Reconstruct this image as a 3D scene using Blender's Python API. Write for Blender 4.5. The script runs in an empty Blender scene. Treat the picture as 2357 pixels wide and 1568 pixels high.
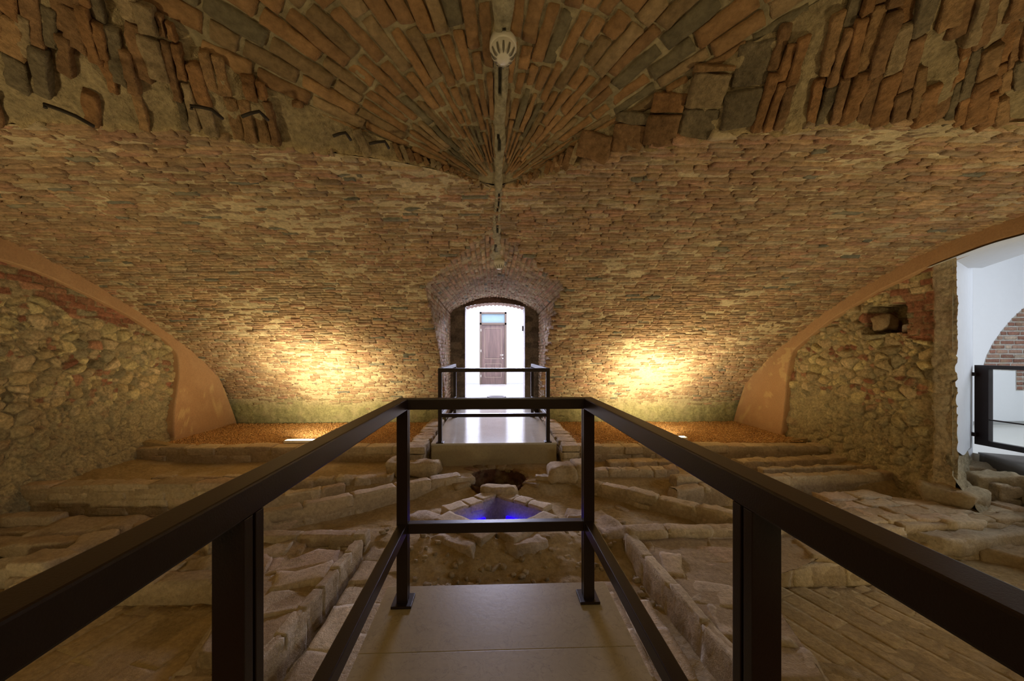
import bpy, math
import numpy as np
from mathutils import Vector
C = bpy.context.scene.collection
S = bpy.context.scene

# ------------------------------------------------------------ camera, world, exposure, big lights
CX, CY, FPX, YAW, CAMZ = 1164.1, 812.0, 864.0, 0.036, 1.224
cam = bpy.data.cameras.new('camera'); camo = bpy.data.objects.new('camera', cam); C.objects.link(camo)
cam.sensor_width = 36; cam.lens = 36*FPX/2357
cam.shift_x = (1178.5-CX)/2357; cam.shift_y = (CY-784)/2357
cam.clip_start = 0.02
camo.location = (0, 0, CAMZ); camo.rotation_euler = (math.pi/2, 0, -YAW)
S.camera = camo
S.view_settings.view_transform = 'Standard'; S.view_settings.look = 'None'
S.view_settings.gamma = 1; S.view_settings.exposure = 0.25; S.view_settings.use_curve_mapping = False
w = bpy.data.worlds.new('world'); S.world = w; w.use_nodes = True
w.node_tree.nodes['Background'].inputs[0].default_value = (1.0, 0.78, 0.42, 1)
w.node_tree.nodes['Background'].inputs[1].default_value = 0.0

WARM = (1.0, 0.77, 0.40); COOL = (0.70, 0.71, 1.0)
def area_light(name, loc, target, sx, sy, power, color, spread=180):
    l = bpy.data.lights.new(name, 'AREA'); l.shape = 'RECTANGLE'; l.size = sx; l.size_y = sy
    l.energy = power; l.color = color; l.spread = math.radians(spread)
    o = bpy.data.objects.new(name, l); C.objects.link(o); o.location = loc
    o.rotation_euler = (Vector(target)-Vector(loc)).to_track_quat('-Z', 'Y').to_euler()
    return o
def spot_light(name, loc, target, power, color, angle, size=.05, blend=1.0):
    l = bpy.data.lights.new(name, 'SPOT'); l.energy = power; l.color = color
    l.spot_size = math.radians(angle); l.spot_blend = blend; l.shadow_soft_size = size
    o = bpy.data.objects.new(name, l); C.objects.link(o); o.location = loc
    o.rotation_euler = (Vector(target)-Vector(loc)).to_track_quat('-Z', 'Y').to_euler()
    return o
# daylight of the unseen windows in the white rooms, plus two added fills
area_light('clerestory_daylight', (0.1, 14.3, 3.85), (0.05, 5.0, 1.1), 4.2, .8, 680, COOL, 120)
area_light('far_room_ceiling_fill', (0.1, 11.6, 3.95), (0.1, 11.8, 0), 3.6, 3.6, 130, (.93, .95, 1))  # unseen ceiling panel, added to brighten the white far wall
area_light('side_room_daylight', (8.6, 2.2, 2.6), (6.2, 3.6, .8), 2.2, 1.6, 80, (.84, .90, 1))
area_light('near_fill', (0, -2.4, 2.45), (0, 2.6, -.5), 3.0, .5, 15, (1, .74, .34), 130)  # unseen warm fill behind the camera, added to brighten the foreground
# the warm uplights: two sunk in the gravel, others stand along the near side, out of the picture
for sx in (-1, 1):
    LX = -2.80 if sx < 0 else 2.72
    spot_light('uplight_beam', (LX, 5.62, .02), (LX+.10*sx, 6.75, .95), 165, (1, .81, .50), 130, .06)
    area_light('uplight_glow', (LX, 5.60, -.005), (LX, 5.9, 1.2), .40, .08, 22, WARM)
    spot_light('near_uplight', (3.9*sx, .9, -.25), (3.2*sx, 2.5, 2.3), 130, WARM, 150, .15)
    spot_light('near_uplight', (2.4*sx, -1.2, -.3), (1.3*sx, .5, 3.0), 18, WARM, 80, .2)

# ------------------------------------------------------------ numpy noise
RNG = np.random.RandomState(7)
_T = RNG.rand(4096)
def _h(i, j, k):
    return _T[((i*73856093) ^ (j*19349663) ^ (k*83492791)) & 4095]
def vnoise(p):
    p = np.asarray(p, float); f = np.floor(p).astype(np.int64); t = p-f; t = t*t*(3-2*t)
    i, j, k = f[..., 0], f[..., 1], f[..., 2]; r = 0
    for a in (0, 1):
        for b in (0, 1):
            for c in (0, 1):
                r = r + _h(i+a, j+b, k+c)*(t[..., 0] if a else 1-t[..., 0])*(t[..., 1] if b else 1-t[..., 1])*(t[..., 2] if c else 1-t[..., 2])
    return r*2-1
def fbm(p, s=1.0, o=3):
    r = 0; a = 1.0; p = np.asarray(p, float)*s; n = 0
    for q in range(o):
        r = r+a*vnoise(p+17.3*q); n += a; a *= .5; p = p*2.03
    return r/n
def voro(u, v, sc_u, sc_v, jit=.9, seed=0, stagger=False):
    """nearest and second nearest cell of a jittered lattice -> f1, f2, id random (3 values)"""
    x = u/sc_u; y = v/sc_v; j0 = np.floor(y).astype(int)
    f1 = np.full(x.shape, 9e9); f2 = f1.copy(); ids = np.zeros(x.shape, int)
    for dj in (-1, 0, 1, 2) if False else (-1, 0, 1):
        j = j0+dj
        off = .5*(j & 1) if stagger else 0*j
        i0 = np.floor(x-off).astype(int)
        for di in (-1, 0, 1):
            i = i0+di
            cx = i+off+.5+(_h(i, j, seed*0+seed+j*0)-.5)*jit; cy = j+.5+(_h(i, j, seed+91+j*0)-.5)*jit
            if stagger: d = np.maximum(np.abs(x-cx), np.abs(y-cy)*1.0)
            else: d = np.hypot(x-cx, y-cy)
            m = d < f1
            f2 = np.where(m, f1, np.minimum(f2, d)); ids = np.where(m, (i*7919+j*104729+seed) & 0xffffff, ids); f1 = np.where(m, d, f1)
    return f1, f2, ids
def rid(ids, k=0): return _T[(ids*(31+2*k)+k*977+(ids >> 7)) & 4095]

# ------------------------------------------------------------ mesh helpers
def tag(o, label=None, cat=None, group=None, kind=None):
    if label: o['label'] = label
    if cat: o['category'] = cat
    if group: o['group'] = group
    if kind: o['kind'] = kind
    return o
def empty(name, loc=(0, 0, 0)):
    o = bpy.data.objects.new(name, None); C.objects.link(o); o.location = loc; o.empty_display_size = .1
    return o
def link(name, me, mat, parent=None):
    if mat: me.materials.append(mat)
    o = bpy.data.objects.new(name, me); C.objects.link(o)
    if parent is not None:
        o.parent = parent
        pl = parent.location; 
        if parent.parent is not None: pl = pl+parent.parent.location
        me.transform(__import__('mathutils').Matrix.Translation(-Vector(pl)))
    return o
def np_mesh(name, V, F, mat, col=None, parent=None, smooth=True, center=True):
    """V (n,3), F (m,4) quads or (m,3) tris (world coordinates)"""
    V = np.asarray(V, np.float32); F = np.asarray(F, np.int32)
    c = None
    if parent is None and center:
        c = np.array([(V[:, 0].min()+V[:, 0].max())/2, (V[:, 1].min()+V[:, 1].max())/2, V[:, 2].min()], np.float32); V = V-c
    me = bpy.data.meshes.new(name); k = F.shape[1]
    me.vertices.add(len(V)); me.vertices.foreach_set('co', V.ravel())
    me.loops.add(F.size); me.loops.foreach_set('vertex_index', F.ravel())
    me.polygons.add(len(F)); me.polygons.foreach_set('loop_start', np.arange(0, F.size, k, dtype=np.int32))
    me.polygons.foreach_set('loop_total', np.full(len(F), k, np.int32))
    me.polygons.foreach_set('use_smooth', np.full(len(F), smooth, bool))
    me.update(calc_edges=True); me.validate()
    if col is not None:
        a = me.color_attributes.new('Col', 'FLOAT_COLOR', 'POINT')
        cc = np.ones((len(V), 4), np.float32); cc[:, :3] = col; a.data.foreach_set('color', cc.ravel())
    o = link(name, me, mat, parent)
    if c is not None: o.location = [float(q) for q in c]
    return o
def gridF(nu, nv, base=0, flip=False):
    i, j = np.meshgrid(np.arange(nu-1), np.arange(nv-1), indexing='ij')
    a = i*nv+j; q = np.stack([a, a+nv, a+nv+1, a+1], -1).reshape(-1, 4)
    if flip: q = q[:, ::-1]
    return q+base
class Acc:
    """collects quads into one mesh"""
    def __init__(s): s.V = []; s.F = []; s.K = []; s.n = 0
    def add(s, V, F, K):
        V = np.asarray(V, float).reshape(-1, 3); K = np.broadcast_to(np.asarray(K, float), (len(V), 3))
        s.V.append(V); s.F.append(np.asarray(F)+s.n); s.K.append(K); s.n += len(V)
    def build(s, name, mat, parent=None, smooth=True):
        return np_mesh(name, np.concatenate(s.V), np.concatenate(s.F), mat, np.concatenate(s.K), parent, smooth)
_tc = {}
def box_template(nx, ny, nz):
    """unit box surface (-1..1) with nx,ny,nz segments, shared verts"""
    if (nx, ny, nz) in _tc: return _tc[(nx, ny, nz)]
    idx = {}; V = []; F = []
    def vid(i, j, k):
        if (i, j, k) not in idx:
            idx[(i, j, k)] = len(V); V.append((2*i/nx-1, 2*j/ny-1, 2*k/nz-1))
        return idx[(i, j, k)]
    for i in range(nx):
        for j in range(ny):
            F.append([vid(i, j, nz), vid(i+1, j, nz), vid(i+1, j+1, nz), vid(i, j+1, nz)])
            F.append([vid(i, j, 0), vid(i, j+1, 0), vid(i+1, j+1, 0), vid(i+1, j, 0)])
    for i in range(nx):
        for k in range(nz):
            F.append([vid(i, 0, k), vid(i+1, 0, k), vid(i+1, 0, k+1), vid(i, 0, k+1)])
            F.append([vid(i, ny, k), vid(i, ny, k+1), vid(i+1, ny, k+1), vid(i+1, ny, k)])
    for j in range(ny):
        for k in range(nz):
            F.append([vid(0, j, k), vid(0, j, k+1), vid(0, j+1, k+1), vid(0, j+1, k)])
            F.append([vid(nx, j, k), vid(nx, j+1, k), vid(nx, j+1, k+1), vid(nx, j, k+1)])
    _tc[(nx, ny, nz)] = (np.array(V, float), np.array(F)); return _tc[(nx, ny, nz)]
def stones(acc, cen, ax, ay, az, half, col, seg=(4, 2, 2), rnd=.25, rough=.006, nscale=14, cvar=.12, corner=.0):
    """many rounded rough blocks. cen (N,3), ax/ay/az (N,3) unit, half (N,3), col (N,3)"""
    cen, ax, ay, az, half, col = [np.asarray(q, float).reshape(-1, 3) for q in (cen, ax, ay, az, half, col)]
    N = len(cen)
    if N == 0: return
    T, F = box_template(*seg)
    # pull the segments next to the edges out so the rounding stays tight
    T = np.sign(T)*np.abs(T)**.6
    h = half[:, None, :]; P = T[None]*h
    r = rnd*half.min(1)[:, None, None]
    inner = np.clip(P, -(h-r), h-r); d = P-inner; L = np.linalg.norm(d, axis=2, keepdims=True)
    P = inner+np.where(L > 1e-9, d/np.maximum(L, 1e-9)*r, 0)
    if corner:
        # every block is a little askew
        k = (RNG.rand(N, 1, 3)-.5)*2*corner; k2 = (RNG.rand(N, 1, 3)-.5)*2*corner
        P = P+k*T[None][:, :, [1, 2, 0]]*P+k2*T[None][:, :, [2, 0, 1]]*P
    W = cen[:, None]+P[..., :1]*ax[:, None]+P[..., 1:2]*ay[:, None]+P[..., 2:]*az[:, None]
    nr = T/np.linalg.norm(T, axis=1, keepdims=True)
    nw = nr[None, :, :1]*ax[:, None]+nr[None, :, 1:2]*ay[:, None]+nr[None, :, 2:]*az[:, None]
    W = W+nw*((fbm(W, nscale, 2)*1.2+fbm(W+3, nscale*2.7, 2)*.6)*rough*1.5)[..., None]
    K = col[:, None]*(1+cvar*fbm(W+5, 9, 2))[..., None]
    FF = (F[None]+(np.arange(N)*len(T))[:, None, None]).reshape(-1, 4)
    acc.add(W.reshape(-1, 3), FF, np.clip(K, 0, 1).reshape(-1, 3))
def pal(n, cols, wts, var=.12):
    cols = np.array(cols, float); i = RNG.choice(len(cols), n, p=np.array(wts)/sum(wts))
    return cols[i]*(1+(RNG.rand(n, 1)-.5)*2*var)

# pixel (of the 2357x1568 photograph) -> point of the place at a known height / depth
def ray(px, py):
    a = (px-CX)/FPX; b = (CY-py)/FPX; s, c = math.sin(YAW), math.cos(YAW)
    return np.array([s+a*c, c-a*s, b])
def P(px, py, z):
    d = ray(px, py); t = (z-CAMZ)/d[2]; return np.array([d[0]*t, d[1]*t, z])
def PX(px, py, X):
    d = ray(px, py); t = X/d[0]; return np.array([X, d[1]*t, CAMZ+d[2]*t])
def PY(px, py, Y):
    d = ray(px, py); t = Y/d[1]; return np.array([d[0]*t, Y, CAMZ+d[2]*t])

# ------------------------------------------------------------ materials
def mat_new(name):
    m = bpy.data.materials.new(name); m.use_nodes = True; nt = m.node_tree
    return m, nt, nt.nodes['Principled BSDF']
def noise_node(nt, scale, detail=6, rough=.6, coord=None):
    n = nt.nodes.new('ShaderNodeTexNoise'); n.inputs['Scale'].default_value = scale
    n.inputs['Detail'].default_value = detail; n.inputs['Roughness'].default_value = rough
    if coord is not None: nt.links.new(coord, n.inputs['Vector'])
    return n
def mathn(nt, op, a, b):
    n = nt.nodes.new('ShaderNodeMath'); n.operation = op
    for k, v in enumerate((a, b)):
        if isinstance(v, (int, float)): n.inputs[k].default_value = v
        else: nt.links.new(v, n.inputs[k])
    return n.outputs[0]
def masonry_mat(name, bump=.012, s1=45, s2=160, var=.45, rough=.9, stain=None, spec=.2, world_coord=True):
    """pigment from the mesh's colour attribute, mottled with noise, fine grain as bump"""
    m, nt, b = mat_new(name); L = nt.links
    g = nt.nodes.new('ShaderNodeNewGeometry').outputs['Position']
    at = nt.nodes.new('ShaderNodeAttribute'); at.attribute_name = 'Col'
    n1 = noise_node(nt, s1, 5, .65, g); n2 = noise_node(nt, s2, 3, .6, g); n3 = noise_node(nt, 5, 5, .6, g)
    mr = nt.nodes.new('ShaderNodeMapRange'); L.new(n1.outputs[0], mr.inputs[0])
    mr.inputs[1].default_value = .25; mr.inputs[2].default_value = .75; mr.inputs[3].default_value = 1-var; mr.inputs[4].default_value = 1+var
    mx = nt.nodes.new('ShaderNodeVectorMath'); mx.operation = 'SCALE'; L.new(at.outputs['Color'], mx.inputs[0]); L.new(mr.outputs[0], mx.inputs['Scale'])
    out = mx.outputs[0]
    if stain:
        mix = nt.nodes.new('ShaderNodeMix'); mix.data_type = 'RGBA'
        cr = nt.nodes.new('ShaderNodeMapRange'); L.new(n3.outputs[0], cr.inputs[0]); cr.inputs[1].default_value = .5; cr.inputs[2].default_value = .72
        cr.inputs[3].default_value = 0; cr.inputs[4].default_value = stain[1]
        L.new(cr.outputs[0], mix.inputs[0]); L.new(out, mix.inputs[6]); mix.inputs[7].default_value = (*stain[0], 1); out = mix.outputs[2]
    L.new(out, b.inputs['Base Color']); b.inputs['Roughness'].default_value = rough; b.inputs['Specular IOR Level'].default_value = spec
    hsum = mathn(nt, 'ADD', n1.outputs[0], mathn(nt, 'MULTIPLY', n2.outputs[0], .45))
    bp = nt.nodes.new('ShaderNodeBump'); bp.inputs['Strength'].default_value = 1; bp.inputs['Distance'].default_value = bump
    L.new(hsum, bp.inputs['Height']); L.new(bp.outputs[0], b.inputs['Normal'])
    return m
def plain_mat(name, col, rough=.5, metal=0, bump=0, bs=60, var=.1, spec=.5, vs=8, emit=None, es=0):
    m, nt, b = mat_new(name); L = nt.links
    g = nt.nodes.new('ShaderNodeTexCoord').outputs['Object']
    n = noise_node(nt, vs, 5, .6, g)
    mix = nt.nodes.new('ShaderNodeMix'); mix.data_type = 'RGBA'; L.new(n.outputs[0], mix.inputs[0])
    mix.inputs[6].default_value = (*[min(1, c*(1-var)) for c in col], 1); mix.inputs[7].default_value = (*[min(1, c*(1+var)) for c in col], 1)
    L.new(mix.outputs[2], b.inputs['Base Color'])
    b.inputs['Roughness'].default_value = rough; b.inputs['Metallic'].default_value = metal; b.inputs['Specular IOR Level'].default_value = spec
    if bump:
        n2 = noise_node(nt, bs, 5, .6, g); bp = nt.nodes.new('ShaderNodeBump'); bp.inputs['Strength'].default_value = .7; bp.inputs['Distance'].default_value = bump
        L.new(n2.outputs[0], bp.inputs['Height']); L.new(bp.outputs[0], b.inputs['Normal'])
    if emit: b.inputs['Emission Color'].default_value = (*emit, 1); b.inputs['Emission Strength'].default_value = es
    return m
def slab_mat(name, col, vein, rough=.3, vein_amt=.55):
    m, nt, b = mat_new(name); L = nt.links
    g = nt.nodes.new('ShaderNodeNewGeometry').outputs['Position']
    n1 = noise_node(nt, 3.2, 6, .6, g); n2 = noise_node(nt, 40, 4, .6, g)
    # thin branching veins: narrow band of a distorted noise
    nv = noise_node(nt, 9, 5, .62, g); nv.inputs['Distortion'].default_value = 1.6
    ab = mathn(nt, 'ABSOLUTE', mathn(nt, 'SUBTRACT', nv.outputs[0], .5), 0)
    mr = nt.nodes.new('ShaderNodeMapRange'); L.new(ab, mr.inputs[0]); mr.inputs[1].default_value = 0; mr.inputs[2].default_value = .012
    mr.inputs[3].default_value = vein_amt; mr.inputs[4].default_value = 0
    mixa = nt.nodes.new('ShaderNodeMix'); mixa.data_type = 'RGBA'; L.new(mathn(nt, 'MULTIPLY', mathn(nt, 'ADD', n1.outputs[0], n2.outputs[0]), .5), mixa.inputs[0])
    mixa.inputs[6].default_value = (*[c*.72 for c in col], 1); mixa.inputs[7].default_value = (*[c*1.28 for c in col], 1)
    mixb = nt.nodes.new('ShaderNodeMix'); mixb.data_type = 'RGBA'; L.new(mr.outputs[0], mixb.inputs[0]); L.new(mixa.outputs[2], mixb.inputs[6]); mixb.inputs[7].default_value = (*vein, 1)
    L.new(mixb.outputs[2], b.inputs['Base Color']); b.inputs['Roughness'].default_value = rough
    bp = nt.nodes.new('ShaderNodeBump'); bp.inputs['Strength'].default_value = .25; bp.inputs['Distance'].default_value = .002
    L.new(n2.outputs[0], bp.inputs['Height']); L.new(bp.outputs[0], b.inputs['Normal'])
    return m
M = {}
M['vault'] = masonry_mat('vault_brick', .010, 30, 120, .40, .92, ((.50, .42, .25), .55))
M['fan'] = masonry_mat('lunette_brick', .008, 26, 110, .34, .92)
M['rubble'] = masonry_mat('rubble_masonry', .016, 34, 130, .45, .95)
M['ruin'] = masonry_mat('worn_brick', .010, 36, 150, .30, .93, ((.52, .40, .25), .5))
M['dirt'] = masonry_mat('packed_earth', .010, 30, 140, .30, .97)
M['gravel'] = masonry_mat('pebble', .002, 60, 200, .25, .8)
M['pink'] = masonry_mat('pink_plaster', .004, 50, 200, .14, .9, ((.66, .45, .26), .35))
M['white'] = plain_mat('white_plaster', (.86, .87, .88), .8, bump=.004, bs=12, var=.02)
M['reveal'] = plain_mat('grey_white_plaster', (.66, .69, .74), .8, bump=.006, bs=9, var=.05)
M['iron'] = plain_mat('dark_painted_steel', (.013, .005, .004), .36, 0.0, bump=.0004, bs=300, var=.25, spec=.45)
M['rust'] = plain_mat('rusty_iron', (.03, .022, .014), .7, .3, bump=.002, bs=80, var=.4)
M['slab'] = slab_mat('polished_limestone', (.37, .305, .175), (.16, .13, .08), .34)
M['slab_far'] = slab_mat('glossy_limestone', (.50, .47, .40), (.25, .22, .17), .10, .4)
M['floor_far'] = plain_mat('cream_floor_tile', (.74, .72, .66), .15, var=.05, spec=.5)
M['fitting'] = plain_mat('white_plastic', (.74, .71, .62), .4, var=.03)
M['slot'] = plain_mat('dark_slot', (.16, .145, .11), .7)
M['door'] = None
M['sill'] = plain_mat('brown_stone_sill', (.085, .072, .058), .6, bump=.001, var=.1)
M['lens'] = plain_mat('lit_uplight_lens', (.9, .8, .5), .3, emit=(1, .86, .5), es=28)
M['blue'] = plain_mat('lit_blue_strip', (.0, .0, .6), .3, emit=(.005, .0, 1), es=3.4)
M['skirt'] = plain_mat('grey_stone_skirting', (.42, .42, .40), .5)
M['pane'] = plain_mat('frosted_transom_glass', (.20, .285, .31), .5, spec=.3)
def glass_mat():
    m, nt, b = mat_new('clear_glass'); b.inputs['Base Color'].default_value = (.97, .99, .98, 1)
    b.inputs['Roughness'].default_value = .02; b.inputs['Transmission Weight'].default_value = 1; b.inputs['IOR'].default_value = 1.1
    return m
M['glass'] = glass_mat()
def wood_mat():
    m, nt, b = mat_new('dark_walnut_wood'); L = nt.links
    g = nt.nodes.new('ShaderNodeTexCoord').outputs['Object']
    mp = nt.nodes.new('ShaderNodeMapping'); mp.inputs['Scale'].default_value = (14, 14, .9); L.new(g, mp.inputs[0])
    n = noise_node(nt, 1.6, 6, .6, mp.outputs[0])
    cr = nt.nodes.new('ShaderNodeValToRGB'); L.new(n.outputs[0], cr.inputs[0])
    cr.color_ramp.elements[0].position = .3; cr.color_ramp.elements[0].color = (.055, .030, .022, 1)
    cr.color_ramp.elements[1].position = .72; cr.color_ramp.elements[1].color = (.17, .10, .075, 1)
    L.new(cr.outputs[0], b.inputs['Base Color']); b.inputs['Roughness'].default_value = .45
    return m
M['door'] = wood_mat()

# plain bevelled boxes
def boxes(name, specs, mat, parent=None, bev=.003):
    """specs: list of (x0,x1,y0,y1,z0,z1)"""
    import bmesh
    bm = bmesh.new()
    for (x0, x1, y0, y1, z0, z1) in specs:
        vs = [bm.verts.new((x, y, z)) for z in (z0, z1) for (x, y) in ((x0, y0), (x1, y0), (x1, y1), (x0, y1))]
        for f in ((3, 2, 1, 0), (4, 5, 6, 7), (0, 1, 5, 4), (1, 2, 6, 5), (2, 3, 7, 6), (3, 0, 4, 7)): bm.faces.new([vs[i] for i in f])
    if bev: bmesh.ops.bevel(bm, geom=list(bm.edges), offset=bev, segments=2, affect='EDGES', profile=.6)
    me = bpy.data.meshes.new(name); 
    c = None
    if parent is None:
        xs = [v.co.copy() for v in bm.verts]; c = Vector(((min(v.x for v in xs)+max(v.x for v in xs))/2, (min(v.y for v in xs)+max(v.y for v in xs))/2, min(v.z for v in xs)))
        bmesh.ops.translate(bm, vec=-c, verts=bm.verts)
    bm.to_mesh(me); bm.free(); o = link(name, me, mat, parent)
    if c is not None: o.location = c
    return o
def tube(name, pts, rad, mat, parent=None, n=10):
    pts = [Vector(p) for p in pts]; V = []; F = []
    for i, p in enumerate(pts):
        t = (pts[min(i+1, len(pts)-1)]-pts[max(i-1, 0)]).normalized()
        a = t.cross(Vector((0, 0, 1))) if abs(t.z) < .9 else t.cross(Vector((1, 0, 0))); a.normalize(); b_ = t.cross(a)
        r = rad[i] if hasattr(rad, '__len__') else rad
        for k in range(n):
            q = 2*math.pi*k/n; V.append(p+a*math.cos(q)*r+b_*math.sin(q)*r)
    for i in range(len(pts)-1):
        for k in range(n): F.append([i*n+k, i*n+(k+1) % n, (i+1)*n+(k+1) % n, (i+1)*n+k])
    V += [pts[0], pts[-1]]; e = len(V)
    me_f = F+[[e-2, (k+1) % n, k, k] for k in range(n)]+[[e-1, (len(pts)-2+1)*n+k, (len(pts)-1)*n+(k+1) % n, (len(pts)-1)*n+(k+1) % n] for k in range(n)]
    me = bpy.data.meshes.new(name); me.from_pydata([tuple(v) for v in V], [], [list(dict.fromkeys(f)) for f in me_f]); me.update()
    for p in me.polygons: p.use_smooth = True
    if parent is None:
        c = Vector(pts[0]); me.transform(__import__('mathutils').Matrix.Translation(-c)); o = link(name, me, mat); o.location = c; return o
    return link(name, me, mat, parent)
def lathe(name, prof, cen, mat, parent=None, n=32, axis=None):
    """prof: list of (r, h); revolved about axis (default +Z) at cen"""
    ax = Vector(axis or (0, 0, 1)).normalized(); q = ax.to_track_quat('Z', 'Y'); V = []; F = []
    for (r, h) in prof:
        for k in range(n):
            a = 2*math.pi*k/n; V.append(q @ Vector((r*math.cos(a), r*math.sin(a), h))+Vector(cen))
    for i in range(len(prof)-1):
        for k in range(n): F.append([i*n+k, i*n+(k+1) % n, (i+1)*n+(k+1) % n, (i+1)*n+k])
    me = bpy.data.meshes.new(name); me.from_pydata([tuple(v) for v in V], [], F); me.update()
    for p in me.polygons: p.use_smooth = True
    if parent is None:
        c = Vector(cen); me.transform(__import__('mathutils').Matrix.Translation(-c)); o = link(name, me, mat); o.location = c; return o
    return link(name, me, mat, parent)

# ------------------------------------------------------------ the place: main vault
XL, XR = -4.83, 4.66
ctrl = np.array([(7.24, -.45), (7.22, -.1), (7.18, .25), (7.02, .49), (6.69, .81), (6.1, 1.27), (5.66, 1.53), (5.2, 1.80), (4.56, 2.10), (4.1, 2.27), (3.73, 2.375), (3.2, 2.44), (2.8, 2.475), (2.3, 2.49), (1.9, 2.475), (1.5, 2.43), (1.1, 2.36)])
SHEAR = -.022      # the vault runs a little askew to the walkway
seg = np.r_[0, np.cumsum(np.hypot(*np.diff(ctrl, axis=0).T))]
sd = np.linspace(0, seg[-1], 900); py_ = np.interp(sd, seg, ctrl[:, 0]); pz_ = np.interp(sd, seg, ctrl[:, 1])
kk = np.exp(-np.linspace(-2.5, 2.5, 61)**2); kk /= kk.sum()
def sm(a): return np.convolve(np.r_[a[0]*2-a[30:0:-1], a, a[-1]*2-a[-2:-32:-1]], kk, 'valid')
py_, pz_ = sm(py_), sm(pz_)
SL = np.r_[0, np.cumsum(np.hypot(np.diff(py_), np.diff(pz_)))]; STOT = SL[-1]
def prof(s): return np.interp(s, SL, py_), np.interp(s, SL, pz_)
def proft(s):
    y0, z0 = prof(s-.02); y1, z1 = prof(s+.02); t = np.stack([y1-y0, z1-z0], -1); t /= np.linalg.norm(t, axis=-1, keepdims=True)
    return t   # tangent (y,z); inward normal = (-tz... )
def vz(Y): return np.interp(-np.asarray(Y, float), -py_, pz_)
def ray_vault(px, py):
    d = ray(px, py); t = np.linspace(1.2, 9, 6000); y = d[1]*t; z = CAMZ+d[2]*t
    k = np.argmax(z > vz(y-SHEAR*d[0]*t)); return np.array([d[0]*t[k], y[k], z[k]])

# near lunette outline on the vault (A) and its upper edge (B) on the lunette surface
def zf(Y): return 2.465+.28*np.clip(2.82-np.asarray(Y, float), 0, 1.9)
def ray_fan(px, py):
    d = ray(px, py); t = (2.465+.28*2.82-CAMZ)/(d[2]+.28*d[1]); return d*t+np.array([0, 0, CAMZ])
AL = [ray_vault(*q) for q in [(1148, 436), (1112, 432), (1060, 408), (1000, 388), (925, 372), (850, 362), (720, 345), (600, 332), (470, 308), (330, 300), (200, 290), (100, 286), (0, 284)]]
AR = [ray_vault(*q) for q in [(1148, 436), (1175, 432), (1215, 420), (1265, 400), (1320, 382), (1377, 366), (1500, 340), (1590, 325), (1700, 308), (1820, 302), (1920, 292), (2080, 282), (2200, 288), (2357, 292)]]
BL = [ray_fan(*q) for q in [(1148, 428), (1112, 421), (1055, 397), (990, 368), (905, 328), (820, 293), (680, 227), (545, 155), (400, 50), (250, -58), (110, -160), (20, -225), (-90, -300)]]
BR = [ray_fan(*q) for q in [(1148, 428), (1180, 419), (1225, 398), (1280, 362), (1340, 321), (1400, 287), (1530, 217), (1640, 147), (1770, 75), (1905, -10), (2030, -92), (2200, -190), (2340, -265), (2500, -330)]]
AL += [np.array([-3.6, 1.72, float(vz(1.72))]), np.array([-5.0, 1.5, float(vz(1.5))])]
AR += [np.array([3.6, 1.72, float(vz(1.72))]), np.array([4.9, 1.5, float(vz(1.5))])]
BL = [q_ if q_[1] > .97 else np.array([q_[0], .97, float(zf(.97))]) for q_ in BL]; BR = [q_ if q_[1] > .97 else np.array([q_[0], .97, float(zf(.97))]) for q_ in BR]
BL += [np.array([-3.6, .9, float(zf(.9))]), np.array([-5.0, .75, float(zf(.75))])]
BR += [np.array([3.6, .9, float(zf(.9))]), np.array([4.9, .75, float(zf(.75))])]
AL, AR, BL, BR = map(np.array, (AL, AR, BL, BR))
def mono(A):
    A = A[:, :2].copy(); A[:, 1] -= SHEAR*A[:, 0]; A[:, 1] = np.minimum.accumulate(A[:, 1]); return A
def mono0(A):
    A = A[:, :2].copy(); A[:, 1] = np.minimum.accumulate(A[:, 1]); return A
mAL, mAR, mBL, mBR = mono(AL), mono(AR), mono0(BL), mono0(BR)
XC = .055
# far lunette (barrel over the doorway)
def lw(Y): return .90+(np.asarray(Y, float)-4.7)*.022
def zc_(Y): return np.interp(Y, [4.7, 7.4], [2.415, 2.46])
def zs_(Y): return np.interp(Y, [4.7, 7.4], [2.05, 2.12])
def ex_(Y): return np.interp(Y, [4.9, 7.0], [1.3, 2.1])
def larch(t, Y): return zc_(Y)-(zc_(Y)-zs_(Y))*np.abs(t)**ex_(Y)     # t = x / halfwidth
def far_half(Y, z):
    t = np.clip((zc_(Y)-z)/(zc_(Y)-zs_(Y)), 0, 1)**(1/ex_(Y)); return np.where(z >= zc_(Y), 0, t*lw(Y))
def hole(s):
    """left and right border of the hole in the vault at arc position s"""
    Y, z = prof(s)
    a = np.where(Y > 3.2, far_half(Y, z), 0)
    nl = -np.interp(-Y, -mAL[:, 1], mAL[:, 0], left=0) ; nr = np.interp(-Y, -mAR[:, 1], mAR[:, 0], left=0)
    y0 = mAL[0, 1]
    l = np.where(Y < y0, XC-np.maximum(nl, 0)-XC*(nl > .2), XC-a); r = np.where(Y < y0, np.maximum(nr, XC), XC+a)
    return l, r
BRK = [(.44, .29, .175), (.39, .265, .165), (.48, .325, .19), (.35, .255, .17), (.52, .42, .28), (.22, .215, .17), (.45, .27, .175)]
BW = [5, 5, 4, 3, 2, .6, 3]
MORT = np.array((.60, .50, .32))
S_END = STOT-.02
acc = Acc()
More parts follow.
